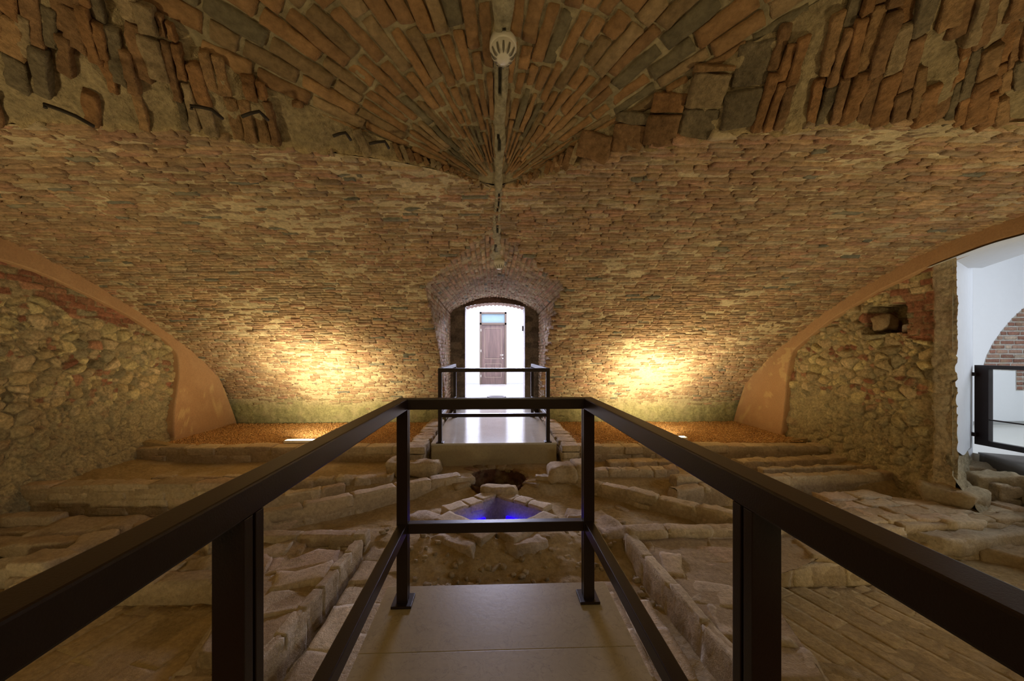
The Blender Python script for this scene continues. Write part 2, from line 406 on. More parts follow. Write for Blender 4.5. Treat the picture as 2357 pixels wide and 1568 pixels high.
for side in (0, 1):
    ns, nx = 330, 190
    s = np.linspace(0, S_END, ns); l, r = hole(s)
    x0, x1 = (np.full(ns, XL-.16), l) if side == 0 else (r, np.full(ns, XR+.16))
    t = np.linspace(0, 1, nx); X = x0[:, None]+(x1-x0)[:, None]*t[None]
    Y, Z = prof(s); tn = proft(s); Yg = np.repeat(Y[:, None], nx, 1); Zg = np.repeat(Z[:, None], nx, 1)
    Pn = np.stack([X, Yg, Zg], -1)
    hgt = fbm(Pn, 11, 3)*.011+fbm(Pn, 1.2, 2)*.02+.001
    n = np.stack([tn[:, 1], -tn[:, 0]], -1)  # candidates
    # inward: toward the room
    n = np.where(((2.4-Y)*n[:, 0]+(0.3-Z)*n[:, 1])[:, None] < 0, -n, n)
    Pn[..., 1] += n[:, None, 0]*(hgt-.002); Pn[..., 2] += n[:, None, 1]*(hgt-.002)
    K = MORT*(1+.25*fbm(Pn, 6, 2))[..., None]
    # damp, greenish foot of the wall
    g = np.clip((.42-Pn[..., 2]+.12*fbm(Pn, 3, 2))/.25, 0, 1)[..., None]; Pn[..., 1] -= (g[..., 0]**2)*(.012+.045*np.abs(fbm(Pn, 7, 3)))
    K = K*(1-g)+np.array((.33, .31, .15))*g*(1+.3*fbm(Pn, 14, 2))[..., None]
    acc.add(Pn.reshape(-1, 3), gridF(ns, nx, flip=True), K.reshape(-1, 3))
vault = None
# every course of the vault
def vault_courses():
    cen, AX, AY, AZ, H, K = [], [], [], [], [], []
    s = .38; row = 0
    while s < S_END-.05:
        ch = RNG.uniform(.040, .050); sc = s+ch/2
        wob = RNG.uniform(-.004, .004)
        l, r = hole(np.array([sc])); l = float(l[0]); r = float(r[0])
        Y, Z = prof(sc); t = proft(np.array([sc]))[0]
        n = np.array([t[1], -t[0]]); n = n if ((2.4-Y)*n[0]+(.3-Z)*n[1]) > 0 else -n
        runs = [(XL-.15, XR+.15)] if r-l < .12 else [(XL-.15, l+.02), (r-.02, XR+.15)]
        for (a, b) in runs:
            x = a-RNG.uniform(0, .12)
            while x < b-.03:
                L = RNG.choice([.23, .20, .14, .10, .17], p=[.25, .25, .2, .15, .15])*RNG.uniform(.9, 1.1); e = min(x+L, b)
                if e-x > .03 and not (Z < .27+.08*math.sin(x*2.3) and RNG.rand() < .8):
                    dy = .016*math.sin(x*1.3+row*.05)+RNG.uniform(-.004, .004)
                    pr = RNG.uniform(-.006, .013)+(-.02 if RNG.rand() < .02 else 0)
                    mid = (x+e)/2
                    # the plaster seam hides the bricks along the crown line
                    cen.append((mid, Y+t[0]*dy+n[0]*(pr-.018), Z+t[1]*dy+n[1]*(pr-.018)))
                    tl = RNG.uniform(-.035, .035)
                    AX.append((math.cos(tl), t[0]*math.sin(tl), t[1]*math.sin(tl))); AY.append((-math.sin(tl), t[0]*math.cos(tl), t[1]*math.cos(tl))); AZ.append((0, n[0], n[1]))
                    H.append(((e-x)/2-.006, ch/2-.003*RNG.uniform(.6, 1.8), .026))
                    g = max(0, min(1, (.42-Z+RNG.uniform(-.12, .12))/.25))
                    c = pal(1, BRK, BW)[0]; fade = vnoise(np.array([[mid*.7, s*.9, 3.]]))[0]
                    if fade > .1: c = c*(1-.15*fade)+MORT*.15*fade
                    c = c*(1-g)+np.array((.30, .27, .14))*g; K.append(c)
                x = e
        s += ch+RNG.uniform(.003, .008); row += 1
    N = len(cen); stones(acc, cen, AX, AY, AZ, H, np.array(K), (5, 2, 1), .22, .008, 26, .30, .06)
vault_courses()
for q_ in acc.V: q_[:, 1] += SHEAR*q_[:, 0]
vault = acc.build('ceiling_vault', M['vault']); vault.name = 'ceiling'; tag(vault, kind='structure')

# ------------------------------------------------------------ near lunette: fan of long bricks
def resamp(A, n):
    q = np.r_[0, np.cumsum(np.linalg.norm(np.diff(A, axis=0), axis=1))]; t = np.linspace(0, q[-1], n)
    return np.stack([np.interp(t, q, A[:, k]) for k in range(3)], -1)
acc = Acc(); nY, nX = 200, 150
Y = np.linspace(-2.65, mBL[0, 1], nY); bl = np.interp(-Y, -mBL[:, 1], mBL[:, 0], right=-5.0); br = np.interp(-Y, -mBR[:, 1], mBR[:, 0], right=4.9)
bl = bl-.07*np.clip(3*(mBL[0, 1]-Y), 0, 1); br = br+.07*np.clip(3*(mBL[0, 1]-Y), 0, 1)
X = bl[:, None]+(br-bl)[:, None]*np.linspace(0, 1, nX)[None]; Yg = np.repeat(Y[:, None], nX, 1)
Pn = np.stack([X, Yg, zf(Yg)], -1); Pn[..., 2] += fbm(Pn, 14, 3)*.012
K = np.array((.33, .28, .17))*(1+.3*fbm(Pn, 9, 2))[..., None]
Pn[..., 2] += .006
acc.add(Pn.reshape(-1, 3), gridF(nY, nX), K.reshape(-1, 3))
apex = np.array([.04, mBL[0, 1]+.02])
cen, AX, AY, AZ, H, K = [], [], [], [], [], []
FB = [(.30, .175, .08), (.26, .155, .075), (.33, .20, .095), (.23, .16, .085), (.17, .145, .09), (.31, .22, .12)]
for side in (-1, 1):
    th = .035
    while th < 1.50:
        dth = RNG.uniform(.060, .076)
        if th > 1.0: dth *= .8
        r = RNG.uniform(.12, .3)
        while r < 3.4:
            L = RNG.uniform(.22, .30)*(1 if RNG.rand() > .25 else .5); rm = r+L/2; tm = th+dth/2
            x = apex[0]+side*rm*math.sin(tm); y = apex[1]-rm*math.cos(tm)
            lo = np.interp(-y, -mBL[:, 1], mBL[:, 0]); hi = np.interp(-y, -mBR[:, 1], mBR[:, 0])
            wd = rm*dth
            if lo-.06 < x < hi+.06 and y > -.9 and wd < .30:
                d = np.array([side*math.sin(tm), -math.cos(tm)]); sl = -.28*d[1] if y < 2.82 else 0
                a = np.array([d[0], d[1], .28*-d[1]]); a /= np.linalg.norm(a)
                nrm = np.array([0, -.27, -.96]); bb = np.cross(nrm, a); nrm = np.cross(a, bb)
                cen.append((x, y, float(zf(y))+.016+RNG.uniform(-.008, .006))); AX.append(a); AY.append(bb); AZ.append(nrm)
                H.append((L/2-.006, max(wd/2-RNG.uniform(.004, .009), .006), .022)); K.append(pal(1, FB, [4, 4, 3, 2, 1.6, 1.5])[0])
            r += L+.006
        th += dth
stones(acc, cen, AX, AY, AZ, H, K, (6, 3, 2), .3, .006, 16, .25, .03)
fan = acc.build('ceiling_lunette', M['fan']); tag(fan, kind='structure')
# rough broken edge between vault and lunette
FC = [(.28, .13, .05), (.22, .125, .055), (.33, .25, .15), (.30, .235, .14), (.14, .12, .07), (.27, .17, .08)]
def edge_face(A, B, sgn):
    acc = Acc(); nt, nh = 700, 44
    q = np.r_[0, np.cumsum(np.linalg.norm(np.diff(A, axis=0), axis=1))]; t = np.linspace(0, 1, nt)**.9*q[-1]
    def pt(tt):
        return np.stack([np.interp(tt, q, A[:, k]) for k in range(3)], -1), np.stack([np.interp(tt, q, B[:, k]) for k in range(3)], -1)
    Aa, Bb = pt(t)
    hh = np.linspace(0, 1, nh); G = Aa[:, None]*(1-hh)[None, :, None]+Bb[:, None]*hh[None, :, None]
    hgt = np.linalg.norm(Bb-Aa, axis=1)
    nrm = np.cross(np.gradient(Aa, axis=0), Bb-Aa); nrm /= np.maximum(np.linalg.norm(nrm, axis=1, keepdims=True), 1e-9)
    nrm *= np.sign(-nrm[:, 1:2]+1e-9)         # toward the near side
    for _ in range(60): nrm[1:-1] = .25*nrm[:-2]+.5*nrm[1:-1]+.25*nrm[2:]
    U = np.repeat(t[:, None], nh, 1); Vv = hh[None]*hgt[:, None]; sc = np.clip(hgt/.25, .12, 1)[:, None]
    depth = fbm(G, 7, 3)*.035*sc+fbm(G, 28, 2)*.008
    fr = np.exp(-Vv/.05)*fbm(np.stack([U, Vv*3, 0*U+4], -1), 9, 3)*.05*sc
    G = G+nrm[:, None]*depth[..., None]; G[..., 2] -= np.abs(fr)*.9*(hh[None] < .25)
    K = np.array((.36, .29, .17))*(1+.25*fbm(G, 6, 3))[..., None]
    fr2 = np.clip(1-Vv/.05, 0, 1)[..., None]; K = K*(1-.7*fr2)+np.array((.50, .38, .20))*.7*fr2
    acc.add(G.reshape(-1, 3), gridF(nt, nh), np.clip(K, 0, 1).reshape(-1, 3))
    cen, AX, AY, AZ, H, K = [], [], [], [], [], []
    u = .12
    while u < q[-1]-.1:
        a0, b0 = pt(np.array([u])); h0 = float(np.linalg.norm(b0-a0))
        big = sgn > 0 and .6 < u < 1.55
        wdt = RNG.uniform(.15, .26) if big else RNG.uniform(.045, .085)*(.6+.5*min(1, h0/.35))
        a, b = pt(np.array([u+wdt/2])); a, b = a[0], b[0]; h = float(np.linalg.norm(b-a))
        if h > .03:
            up = (b-a)/h; k = int(np.argmin(np.abs(t-u-wdt/2))); n = nrm[k]; al = np.cross(up, n); al /= np.linalg.norm(al); n = np.cross(al, up)
            lean = RNG.uniform(-.07, .07); al2 = al*math.cos(lean)+up*math.sin(lean); up2 = up*math.cos(lean)-al*math.sin(lean)
            v = RNG.uniform(.0, .03)*min(1, h/.2)
            while v < h-.02:
                L = min(RNG.uniform(.17, .30) if not big else RNG.uniform(.12, .24), h-v)
                om = .10 if sgn < 0 else .06
                if vnoise(np.array([[u*2.2, v*2.5, sgn*7.+3]]))[0] > (.36 if sgn < 0 else .5): om = .85
                if RNG.rand() > om and L > .02:
                    cen.append(a+up*(v+L/2)+n*(RNG.uniform(-.020, .012)*min(1, h/.2)-.010)); AX.append(up2); AY.append(al2); AZ.append(n)
                    H.append((L/2-.005, wdt/2-RNG.uniform(.004, .009), .045)); K.append(pal(1, FC2, [4, 4, 2.5, 1.2, 1.2])[0])
                v += L
        u += wdt
    stones(acc, cen, AX, AY, AZ, H, K, (9, 4, 3), .2, .010, 11, .4, .04)
    return acc
FC2 = [(.30, .165, .075), (.26, .155, .08), (.32, .20, .10), (.19, .155, .10), (.34, .26, .155)]
a1 = edge_face(AL, BL, -1)
o = a1.build('ceiling_edge_left', M['rubble']); tag(o, kind='structure')
a2 = edge_face(AR, BR, 1)
o = a2.build('ceiling_edge_right', M['rubble']); tag(o, kind='structure')

# plaster seam along the crown with dark cracks
acc = Acc(); n1, n2 = 500, 15
yy = np.linspace(.2, 4.75, n1); base = np.where(yy < mBL[0, 1], zf(yy), np.where(yy < 3.62, vz(yy), np.maximum(vz(yy), zc_(yy))))-.010
wd = np.interp(yy, [.2, 1.7, 2.8, 3.6, 4.75], [.075, .055, .034, .045, .10])*(1+.35*fbm(np.stack([yy, yy*0, yy*0], -1), 9, 2))
u = np.linspace(-1, 1, n2); X = .045+u[None]*wd[:, None]+.012*fbm(np.stack([yy, yy*0+4, yy*0], -1), 3, 2)[:, None]; Yg = np.repeat(yy[:, None], n2, 1)
Pn = np.stack([X, Yg, base[:, None]-.014*(1-u[None]**2)+0*Yg+.03*np.abs(u[None])**6], -1); Pn[..., 2] += fbm(Pn, 30, 2)*.006
crk = ((np.abs(u[None]+.25*fbm(np.stack([Yg, Yg*0, Yg*0+8], -1), 4, 2)) < .22) & (fbm(np.stack([Yg, Yg*0, Yg*0+2], -1), 5, 2) > .02))[..., None]
Pn[..., 2] += np.where(crk[..., 0], .012, 0)
K = np.where(crk, np.array((.06, .055, .04)), np.array((.40, .36, .25)))*(1+.2*fbm(Pn, 25, 2))[..., None]
acc.add(Pn.reshape(-1, 3), gridF(n1, n2), K.reshape(-1, 3)); o = acc.build('ceiling_seam', M['rubble']); tag(o, kind='structure')

# ------------------------------------------------------------ far lunette and doorway passage
acc = Acc(); YB = 8.35
Ys = np.linspace(3.30, YB, 170); nq = 121
rows = []
for Yv in Ys:
    zv = float(vz(Yv)) if Yv < 7.19 else -.35; zv = max(zv, -.35)
    ZS = float(zs_(Yv)); h = float(far_half(Yv, zv)) if zv > ZS else float(lw(Yv)); wv = float(lw(Yv))
    q = np.linspace(-1, 1, nq); x = np.empty(nq); z = np.empty(nq)
    nj = 30
    lowz = min(zv, ZS); xa = np.linspace(-h, h, nq-2*nj)
    x[nj:nq-nj] = xa; z[nj:nq-nj] = np.maximum(larch(xa/wv, Yv), zv if zv > ZS else -9)
    x[:nj] = -h; z[:nj] = np.linspace(lowz if zv < ZS else z[nj], z[nj], nj)
    x[nq-nj:] = h; z[nq-nj:] = np.linspace(z[nq-nj-1], lowz if zv < ZS else z[nq-nj-1], nj)
    rows.append(np.stack([x+XC, np.full(nq, Yv), z], -1))
G = np.array(rows); d = G-np.array([XC, 0, 1.4])*np.array([1, 0, 1]); d[..., 1] = 0; d /= np.maximum(np.linalg.norm(d, axis=-1, keepdims=True), 1e-6)
G = G-d*(fbm(G, 8, 3)*.018-.004)[..., None]
acc.add(G.reshape(-1, 3), gridF(len(Ys), nq), (np.array((.42, .33, .20))*(1+.25*fbm(G, 7, 2))[..., None]).reshape(-1, 3))
cen, AX, AY, AZ, H, K = [], [], [], [], [], []
# section points around: left jamb up, arch, right jamb down, steps of one course
wv = .93; NJ = 38; sec = [(-1., z_) for z_ in np.linspace(-.3, 2.085, NJ)]+[(float(q), None) for q in np.linspace(-1, 1, 34)[1:-1]]+[(1., z_) for z_ in np.linspace(2.085, -.3, NJ)]
for k in range(len(sec)-1):
    (t0, z0_), (t1, z1_) = sec[k], sec[k+1]; Yv = 3.5+RNG.uniform(0, .2)
    while Yv < YB-.02:
        L = RNG.uniform(.11, .25); ym = Yv+L/2; tm = (t0+t1)/2; z0 = z0_ if z0_ is not None else float(larch(t0, ym)); z1 = z1_ if z1_ is not None else float(larch(t1, ym)); zm = (z0+z1)/2; wv = float(lw(ym)); zv = float(vz(ym)) if ym < 7.15 else -.4
        if zm > zv+.004:
            a = np.array([(t1-t0)*wv, 0, z1-z0]); la = np.linalg.norm(a); a /= la; nn = np.cross([0, 1, 0], a)
            if np.dot(nn, [XC-(XC+tm*wv), 0, 1.2-zm]) < 0: nn = -nn
            c = np.array([XC+tm*wv, ym, zm])-nn*.02+nn*RNG.uniform(-.006, .012)
            cen.append(c); AX.append((0, 1, 0)); AY.append(a); AZ.append(nn); H.append((L/2-.006, la/2-.006, .024))
            cc = pal(1, BRK, BW)[0]*np.array((.95, .92, .95)); K.append(cc)
        Yv += L
stones(acc, cen, AX, AY, AZ, H, K, (3, 2, 1), .3, .005, 20, .2, .04)
o = acc.build('ceiling_passage', M['vault']); tag(o, kind='structure')
# end wall of the passage with the opening into the white room
OX0, OX1 = -.60, .725; OC = (OX0+OX1)/2
acc = Acc()
def front_grid(x0, x1, z0f, z1f, Yv, n1=60, n2=80, amp=.02, col=(.20, .155, .10)):
    xs = np.linspace(x0, x1, n1); t = np.linspace(0, 1, n2); a = np.array([z0f(x) for x in xs]); b = np.array([z1f(x) for x in xs])
    Z = a[:, None]+(b-a)[:, None]*t[None]; G = np.stack([np.repeat(xs[:, None], n2, 1), np.full_like(Z, Yv), Z], -1)
    f1, f2, ids = voro(G[..., 0]+.1*fbm(G, 2, 2), G[..., 2], .22, .12, .7, 8); m = np.clip((f2-f1)/.2, 0, 1)
    G[..., 1] -= m*.015*rid(ids, 2)+fbm(G, 9, 3)*amp
    K = np.array(col)*(.65+.7*rid(ids, 1))[..., None]*(1+.2*fbm(G, 6, 2))[..., None]
    acc.add(G.reshape(-1, 3), gridF(n1, n2), K.reshape(-1, 3))
def otop(x): return 2.335-.10*abs((x-OC)/(.66))**2.0
front_grid(-1.2, OX0, lambda x: -.3, lambda x: 2.75, YB, 40, 120); front_grid(OX1, 1.3, lambda x: -.3, lambda x: 2.75, YB, 40, 120)
front_grid(OX0, OX1, otop, lambda x: 2.75, YB, 60, 24, .01, (.26, .16, .10))
# reveals (through the wall thickness)
for xx in (OX0, OX1):
    G = np.array([[(xx, yv, zv) for zv in np.linspace(-.3, otop(xx), 20)] for yv in np.linspace(YB-.02, 8.85, 10)])
    acc.add(G.reshape(-1, 3), gridF(10, 20), (.62, .60, .58))
G = np.array([[(xv, yv, otop(xv)+.01*math.sin(xv*70)) for xv in np.linspace(OX0, OX1, 90)] for yv in np.linspace(YB-.02, 8.85, 10)])
acc.add(G.reshape(-1, 3), gridF(10, 90), (.36, .25, .19))
o = acc.build('wall_passage_end', M['rubble']); tag(o, kind='structure')

# ------------------------------------------------------------ white room beyond
FY = 14.55
dl = PY(1104, 720, FY); dr = PY(1166, 884, FY); DX0, DX1 = dl[0], dr[0]; DZ1 = 2.80
boxes('wall_far', [(-5, DX0, FY, FY+.2, 0, 4.1), (DX1, 5, FY, FY+.2, 0, 4.1), (DX0, DX1, FY, FY+.2, DZ1, 4.1), (DX0, DX1, FY+.16, FY+.2, 0, DZ1)], M['white'], bev=0)['kind'] = 'structure'
boxes('wall_far_left', [(-5.1, -5, 8.8, FY, 0, 4.1)], M['white'], bev=0)['kind'] = 'structure'
boxes('wall_far_right', [(5, 5.1, 8.8, FY, 0, 4.1)], M['white'], bev=0)['kind'] = 'structure'
boxes('wall_far_near_side', [(-5, OX0-.02, 8.8, 8.9, 0, 4.1), (OX1+.02, 5, 8.8, 8.9, 0, 4.1), (OX0-.02, OX1+.02, 8.8, 8.9, 2.36, 4.1)], M['white'], bev=0)['kind'] = 'structure'
boxes('ceiling_far_room', [(-5, 5, 8.8, FY, 4.1, 4.2)], M['white'], bev=0)['kind'] = 'structure'
boxes('floor_far_room', [(-5, 5, 8.42, FY+.2, -.2, 0)], M['floor_far'], bev=0)['kind'] = 'structure'
boxes('baseboard_far', [(-5, DX0-.02, FY-.02, FY, 0, .05), (DX1+.02, 5, FY-.02, FY, 0, .05)], M['skirt'], bev=0)['kind'] = 'structure'
d = empty('door_1', ((DX0+DX1)/2, FY, 0)); tag(d, 'dark walnut panelled door under a pale glass transom in the white room', kind='structure')
fw = .075
M['frame'] = plain_mat('dark_door_frame_wood', (.10, .065, .04), .5, var=.2)
boxes('door_frame', [(DX0, DX0+fw, FY-.03, FY+.12, 0, DZ1), (DX1-fw, DX1, FY-.03, FY+.12, 0, DZ1), (DX0, DX1, FY-.03, FY+.12, DZ1-fw, DZ1), (DX0, DX1, FY-.03, FY+.12, 2.30, 2.38)], M['frame'], d)
boxes('transom_pane', [(DX0+fw, DX1-fw, FY+.04, FY+.05, 2.38, DZ1-fw)], M['pane'], d, 0)
lf = boxes('door_leaf', [(DX0+fw, DX1-fw, FY+.03, FY+.07, .01, 2.30)], M['door'], d)
M['mould'] = plain_mat('light_wood_moulding', (.26, .19, .13), .5)
def panel(z0, z1):
    a, b = DX0+fw+.12, DX1-fw-.12; q = .018
    boxes('door_panel_moulding', [(a, a+q, FY+.015, FY+.035, z0, z1), (b-q, b, FY+.015, FY+.035, z0, z1), (a, b, FY+.015, FY+.035, z1-q, z1), (a, b, FY+.015, FY+.035, z0, z0+q)], M['mould'], lf)
    boxes('door_panel', [(a+.04, b-.04, FY+.02, FY+.035, z0+.05, z1-.05)], M['door'], lf)
panel(.26, .80); panel(.98, 2.18)
M['chrome'] = plain_mat('brushed_metal', (.75, .72, .66), .3, .9)
hx = DX1-fw-.07
lathe('handle_rosette', [(.0, 0), (.028, 0), (.028, .012), (0, .012)], (hx, FY+.03, 1.13), M['chrome'], lf, 16, (0, -1, 0))
tube('door_handle', [(hx, FY+.02, 1.13), (hx, FY-.03, 1.13), (hx-.11, FY-.035, 1.13)], .010, M['chrome'], lf)
lathe('lock_cover', [(.0, 0), (.026, 0), (.026, .010), (0, .010)], (hx, FY+.03, 1.00), M['chrome'], lf, 16, (0, -1, 0))
for zh in (.28, 1.25, 2.05): boxes('hinge', [(DX0+.045, DX0+.065, FY-.04, FY-.02, zh, zh+.09)], M['chrome'], d, .003)
# dark oval grille in the floor of the white room
g = P(1143, 914, 0.0)
gr = empty('floor_grille', (g[0], g[1], 0)); tag(gr, 'round dark metal floor grille in the bright floor before the walnut door', 'grille')
lathe('grille_ring', [(.20, 0), (.27, 0), (.27, .012), (.20, .012), (.20, 0)], (g[0], g[1], .001), M['rust'], gr, 40)
boxes('grille_bars', [(g[0]-.20, g[0]+.20, g[1]+k*.05-.016, g[1]+k*.05+.016, .002, .009) for k in range(-3, 4)], M['rust'], gr, 0)
# small dark wall fitting on the jamb
p = PY(1206, 757, 8.80); sw = boxes('wall_bracket', [(OX1-.035, OX1-.004, 8.66, 8.72, p[2]-.06, p[2]+.06)], M['iron']); tag(sw, 'small dark metal bracket on the right side of the white doorway', 'bracket')

# ------------------------------------------------------------ side walls: pink plaster ring and rubble masonry
def smooth_poly(pts, n=160):
    pts = np.array(pts, float); q = np.r_[0, np.cumsum(np.linalg.norm(np.diff(pts, axis=0), axis=1))]; t = np.linspace(0, q[-1], n)
    a = np.stack([np.interp(t, q, pts[:, k]) for k in range(pts.shape[1])], -1)
    for _ in range(14):
        a[1:-1] = .25*a[:-2]+.5*a[1:-1]+.25*a[2:]
    return a
def band(X0, sgn, inner_px):
    inn = [PX(px, py, X0)[1:] for px, py in inner_px]
    inn = inn+[(2.9, 2.30), (2.0, 2.32), (1.45, 2.28)]
    inn = [(inn[0][0], -.45)]+inn; inn = smooth_poly(inn, 260)
    # outer border follows the vault, pushed a bit into it
    s = np.linspace(0, STOT-.05, 260); Yo, Zo = prof(s)
    t = np.linspace(0, 1, 260)
    qi = np.r_[0, np.cumsum(np.hypot(*np.diff(inn, axis=0).T))]; qi /= qi[-1]
    out = np.stack([Yo+.02+SHEAR*X0, Zo+.02], -1); so = s/s[-1]
    # pair so that strips stay short
    oi = []; k = 0
    for p in inn:
        dd = np.hypot(out[k:, 0]-p[0], out[k:, 1]-p[1]*1.0); 
        k = k+int(np.argmin(dd[:40])) if len(dd) > 1 else k; oi.append(out[k])
    oi = np.array(oi)
    for _ in range(10): oi[1:-1] = .25*oi[:-2]+.5*oi[1:-1]+.25*oi[2:]
    m = 26; hh = np.linspace(0, 1, m)
    G = inn[:, None]*(1-hh)[None, :, None]+oi[:, None]*hh[None, :, None]
    G3 = np.stack([np.full(G.shape[:2], X0), G[..., 0], G[..., 1]], -1)
    G3[..., 0] += sgn*(fbm(G3, 4, 3)*.012)
    rim = G3[:, :1].copy(); rim[..., 0] += sgn*.16; G3 = np.concatenate([rim, G3[:, :1]+np.array([sgn*.03, 0, 0]), G3], 1)
    K = np.array((.50, .31, .17))*(1+.12*fbm(G3, 2.5, 3))[..., None]
    wear = (fbm(G3+3, 8, 3) > .22) & (fbm(G3, 1.7, 2) > -.05) & (G3[..., 2] < 1.3)
    K = np.where(wear[..., None], np.array((.60, .42, .22)), K)
    acc = Acc(); acc.add(G3.reshape(-1, 3), gridF(G3.shape[0], G3.shape[1], flip=sgn > 0), K.reshape(-1, 3)); return acc
o = band(XL, -1, [(400, 1010), (400, 960), (408, 905), (414, 860), (411, 812), (385, 785), (330, 745), (260, 706), (200, 677), (130, 642), (60, 614), (0, 596)]).build('trim_1', M['pink']); tag(o, kind='structure')
o = band(XR, 1, [(1800, 1006), (1803, 960), (1808, 900), (1812, 850), (1822, 808), (1860, 775), (1910, 735), (1960, 705), (2020, 668), (2080, 640), (2135, 612), (2180, 594), (2240, 570), (2300, 550), (2357, 536)]).build('trim_2', M['pink']); tag(o, kind='structure')

RP = [(.25, .115, .07), (.36, .28, .15), (.43, .36, .19), (.30, .24, .14), (.38, .30, .18), (.22, .19, .12), (.28, .15, .09)]
RP = [tuple(min(1, 1.38*v_) for v_ in c_) for c_ in RP]
def rubble_wall(X0, sgn, y0, y1, z0, z1, brickmask, seed, res=.0125, holes=(), pier=None, foot=None):
    nu, nv = int((y1-y0)/res), int((z1-z0)/res)
    U, V_ = np.meshgrid(np.linspace(y0, y1, nu), np.linspace(z0, z1, nv), indexing='ij')
    Pn = np.stack([np.full_like(U, X0), U, V_], -1)
    wu = U+.05*fbm(Pn+3, 5, 2); wv_ = V_+.035*fbm(Pn+9, 4, 2)
    f1, f2, ids = voro(wu, wv_, .155, .115, .95, seed); m = np.clip((f2-f1)/.28, 0, 1); m = m*m*(3-2*m)
    g1, g2, ids2 = voro(wu*1.02, wv_, .085, .06, .95, seed+4); mm = np.clip((g2-g1)/.3, 0, 1)
    small = rid(ids, 5) < .38
    b1, b2, idb = voro(wu, wv_+.004*np.sin(wu*9), .21, .070, .22, seed+2, True); mb = np.clip((b2-b1)/.16, 0, 1)
    bm_ = brickmask(U, V_)+.55*fbm(Pn, 1.9, 2) > .1
    bulge = np.sqrt(np.clip(1-(f1/.62)**2, 0, 1))
    h = np.where(bm_, mb*(.014+.016*rid(idb, 2)), np.where(small, mm*(.012+.02*rid(ids2, 2)), m*(.012+.05*rid(ids, 2))*(.6+.6*bulge)))
    h = h+fbm(Pn, 16, 3)*.012+fbm(Pn, 2.2, 3)*.04
    pi = np.array(RP)
    def pick(i, w_): return pi[np.searchsorted(np.cumsum(w_)/sum(w_), rid(i, 11)*.999)]
    ks = pick(ids, [.6, 3, 2.6, 3, 3, 1.4, .6]); kb = pick(idb, [5, .5, .2, .6, .6, .8, 4]); k2 = pick(ids2, [1.5, 3, 2, 3, 3, 2, 1.4])
    mm_ = np.where(bm_, mb, np.where(small, mm, m))
    K = np.where(bm_[..., None], kb, np.where(small[..., None], k2, ks)); ii = np.where(bm_, idb, np.where(small, ids2, ids))
    K = K*(.75+.5*rid(ii, 13))[..., None]
    mor = np.array((.38, .32, .19)); mw = np.clip(mm_*1.5, 0, 1)[..., None]; K = K*mw+mor*(1-mw)
    # lower part is smeared with old mortar
    sm_ = np.clip((.75-V_)/.5+.5*fbm(Pn, 2.5, 2), 0, .8)[..., None]; K = K*(1-sm_)+np.array((.40, .345, .205))*sm_*(1+.25*fbm(Pn, 11, 3))[..., None]
    h = h*(1-.35*sm_[..., 0])+sm_[..., 0]*fbm(Pn, 9, 3)*.03
    if pier is not None:
        pm = np.clip((pier-U)/.05+.5*fbm(Pn, 6, 2), 0, 1); h = h*(1-.6*pm)+pm*(.05+.02*fbm(Pn, 7, 3))
        K = K*(1-pm[..., None]*.8)+np.array((.47, .42, .33))*(1+.4*fbm(Pn, 5, 3))[..., None]*pm[..., None]*.8  # pier's grey painted paler for the daylight coming off the reveal
    for (a, b, c, d_, dep) in holes:
        ww = .02*fbm(Pn, 9, 2); ins = (U+ww > a) & (U+ww < b) & (V_+ww > c) & (V_+ww < d_); h = np.where(ins, -dep, h)
        K = np.where(ins[..., None], K*.75, K)
    if foot is not None:
        h = h+np.clip((foot-V_)/.5, 0, 1)**1.5*.16*(1+.4*fbm(Pn, 3, 2))
    Pn[..., 0] += -sgn*h
    acc = Acc(); acc.add(Pn.reshape(-1, 3), gridF(nu, nv, flip=sgn < 0), np.clip(K, 0, 1).reshape(-1, 3)); return acc
o = rubble_wall(XL-.10, -1, 1.4, 6.2, -.6, 2.45, lambda U, V_: (V_-1.55)*1.5+(.0), 21, foot=.1).build('wall_left', M['rubble']); tag(o, kind='structure')
# recess in the right wall
ha, hb = PX(2083, 765, XR+.06), PX(1988, 708, XR+.06)
RY = PX(2199, 800, XR+.06)[1]
o = rubble_wall(XR+.10, 1, RY-.03, 6.2, -.6, 2.45, lambda U, V_: (V_-1.75)*1.2+np.clip((4.35-U)*1.6, -1, .8), 33, holes=[(ha[1]+.01, hb[1], ha[2], hb[2], .28)], pier=RY+.22, foot=.0).build('wall_right', M['rubble']); tag(o, kind='structure')
def rock(name, cen, half, col, mat=None, rot=0, rough=.02, rnd=.6, seg=(8, 6, 6), parent=None, corner=.12, nscale=7):
    a = Acc(); c, s = math.cos(rot), math.sin(rot)
    stones(a, [cen], [(c, s, 0)], [(-s, c, 0)], [(0, 0, 1)], [half], [col], seg, rnd, rough, nscale, .25, corner)
    return a.build(name, mat or M['ruin'], parent)
o = rock('loose_stone', (XR+.20, hb[1]-.13, ha[2]+.13), (.12, .10, .09), (.34, .25, .15), rough=.03); tag(o, 'rounded brown stone lying in the small recess high on the right wall', 'stone')
o = rock('stone_lump', (XR+.22, ha[1]+.07, ha[2]+.05), (.07, .05, .05), (.42, .38, .33), rough=.01); tag(o, 'small pale block in the near corner of the wall recess', 'stone')

# near shell, outside the picture: walls behind the camera and beside it
boxes('wall_back', [(-5.1, 5.0, -2.8, -2.65, -.6, 3.2)], plain_mat('back_brick', (.34, .22, .12), .9, bump=.02, bs=12, var=.3), bev=0)['kind'] = 'structure'
boxes('wall_left_near', [(-5.15, -5.0, -2.7, 1.5, -.6, 3.2)], bpy.data.materials['back_brick'], bev=0)['kind'] = 'structure'
boxes('wall_right_near', [(4.86, 5.0, -2.7, 1.9, -.6, 3.2)], bpy.data.materials['back_brick'], bev=0)['kind'] = 'structure'

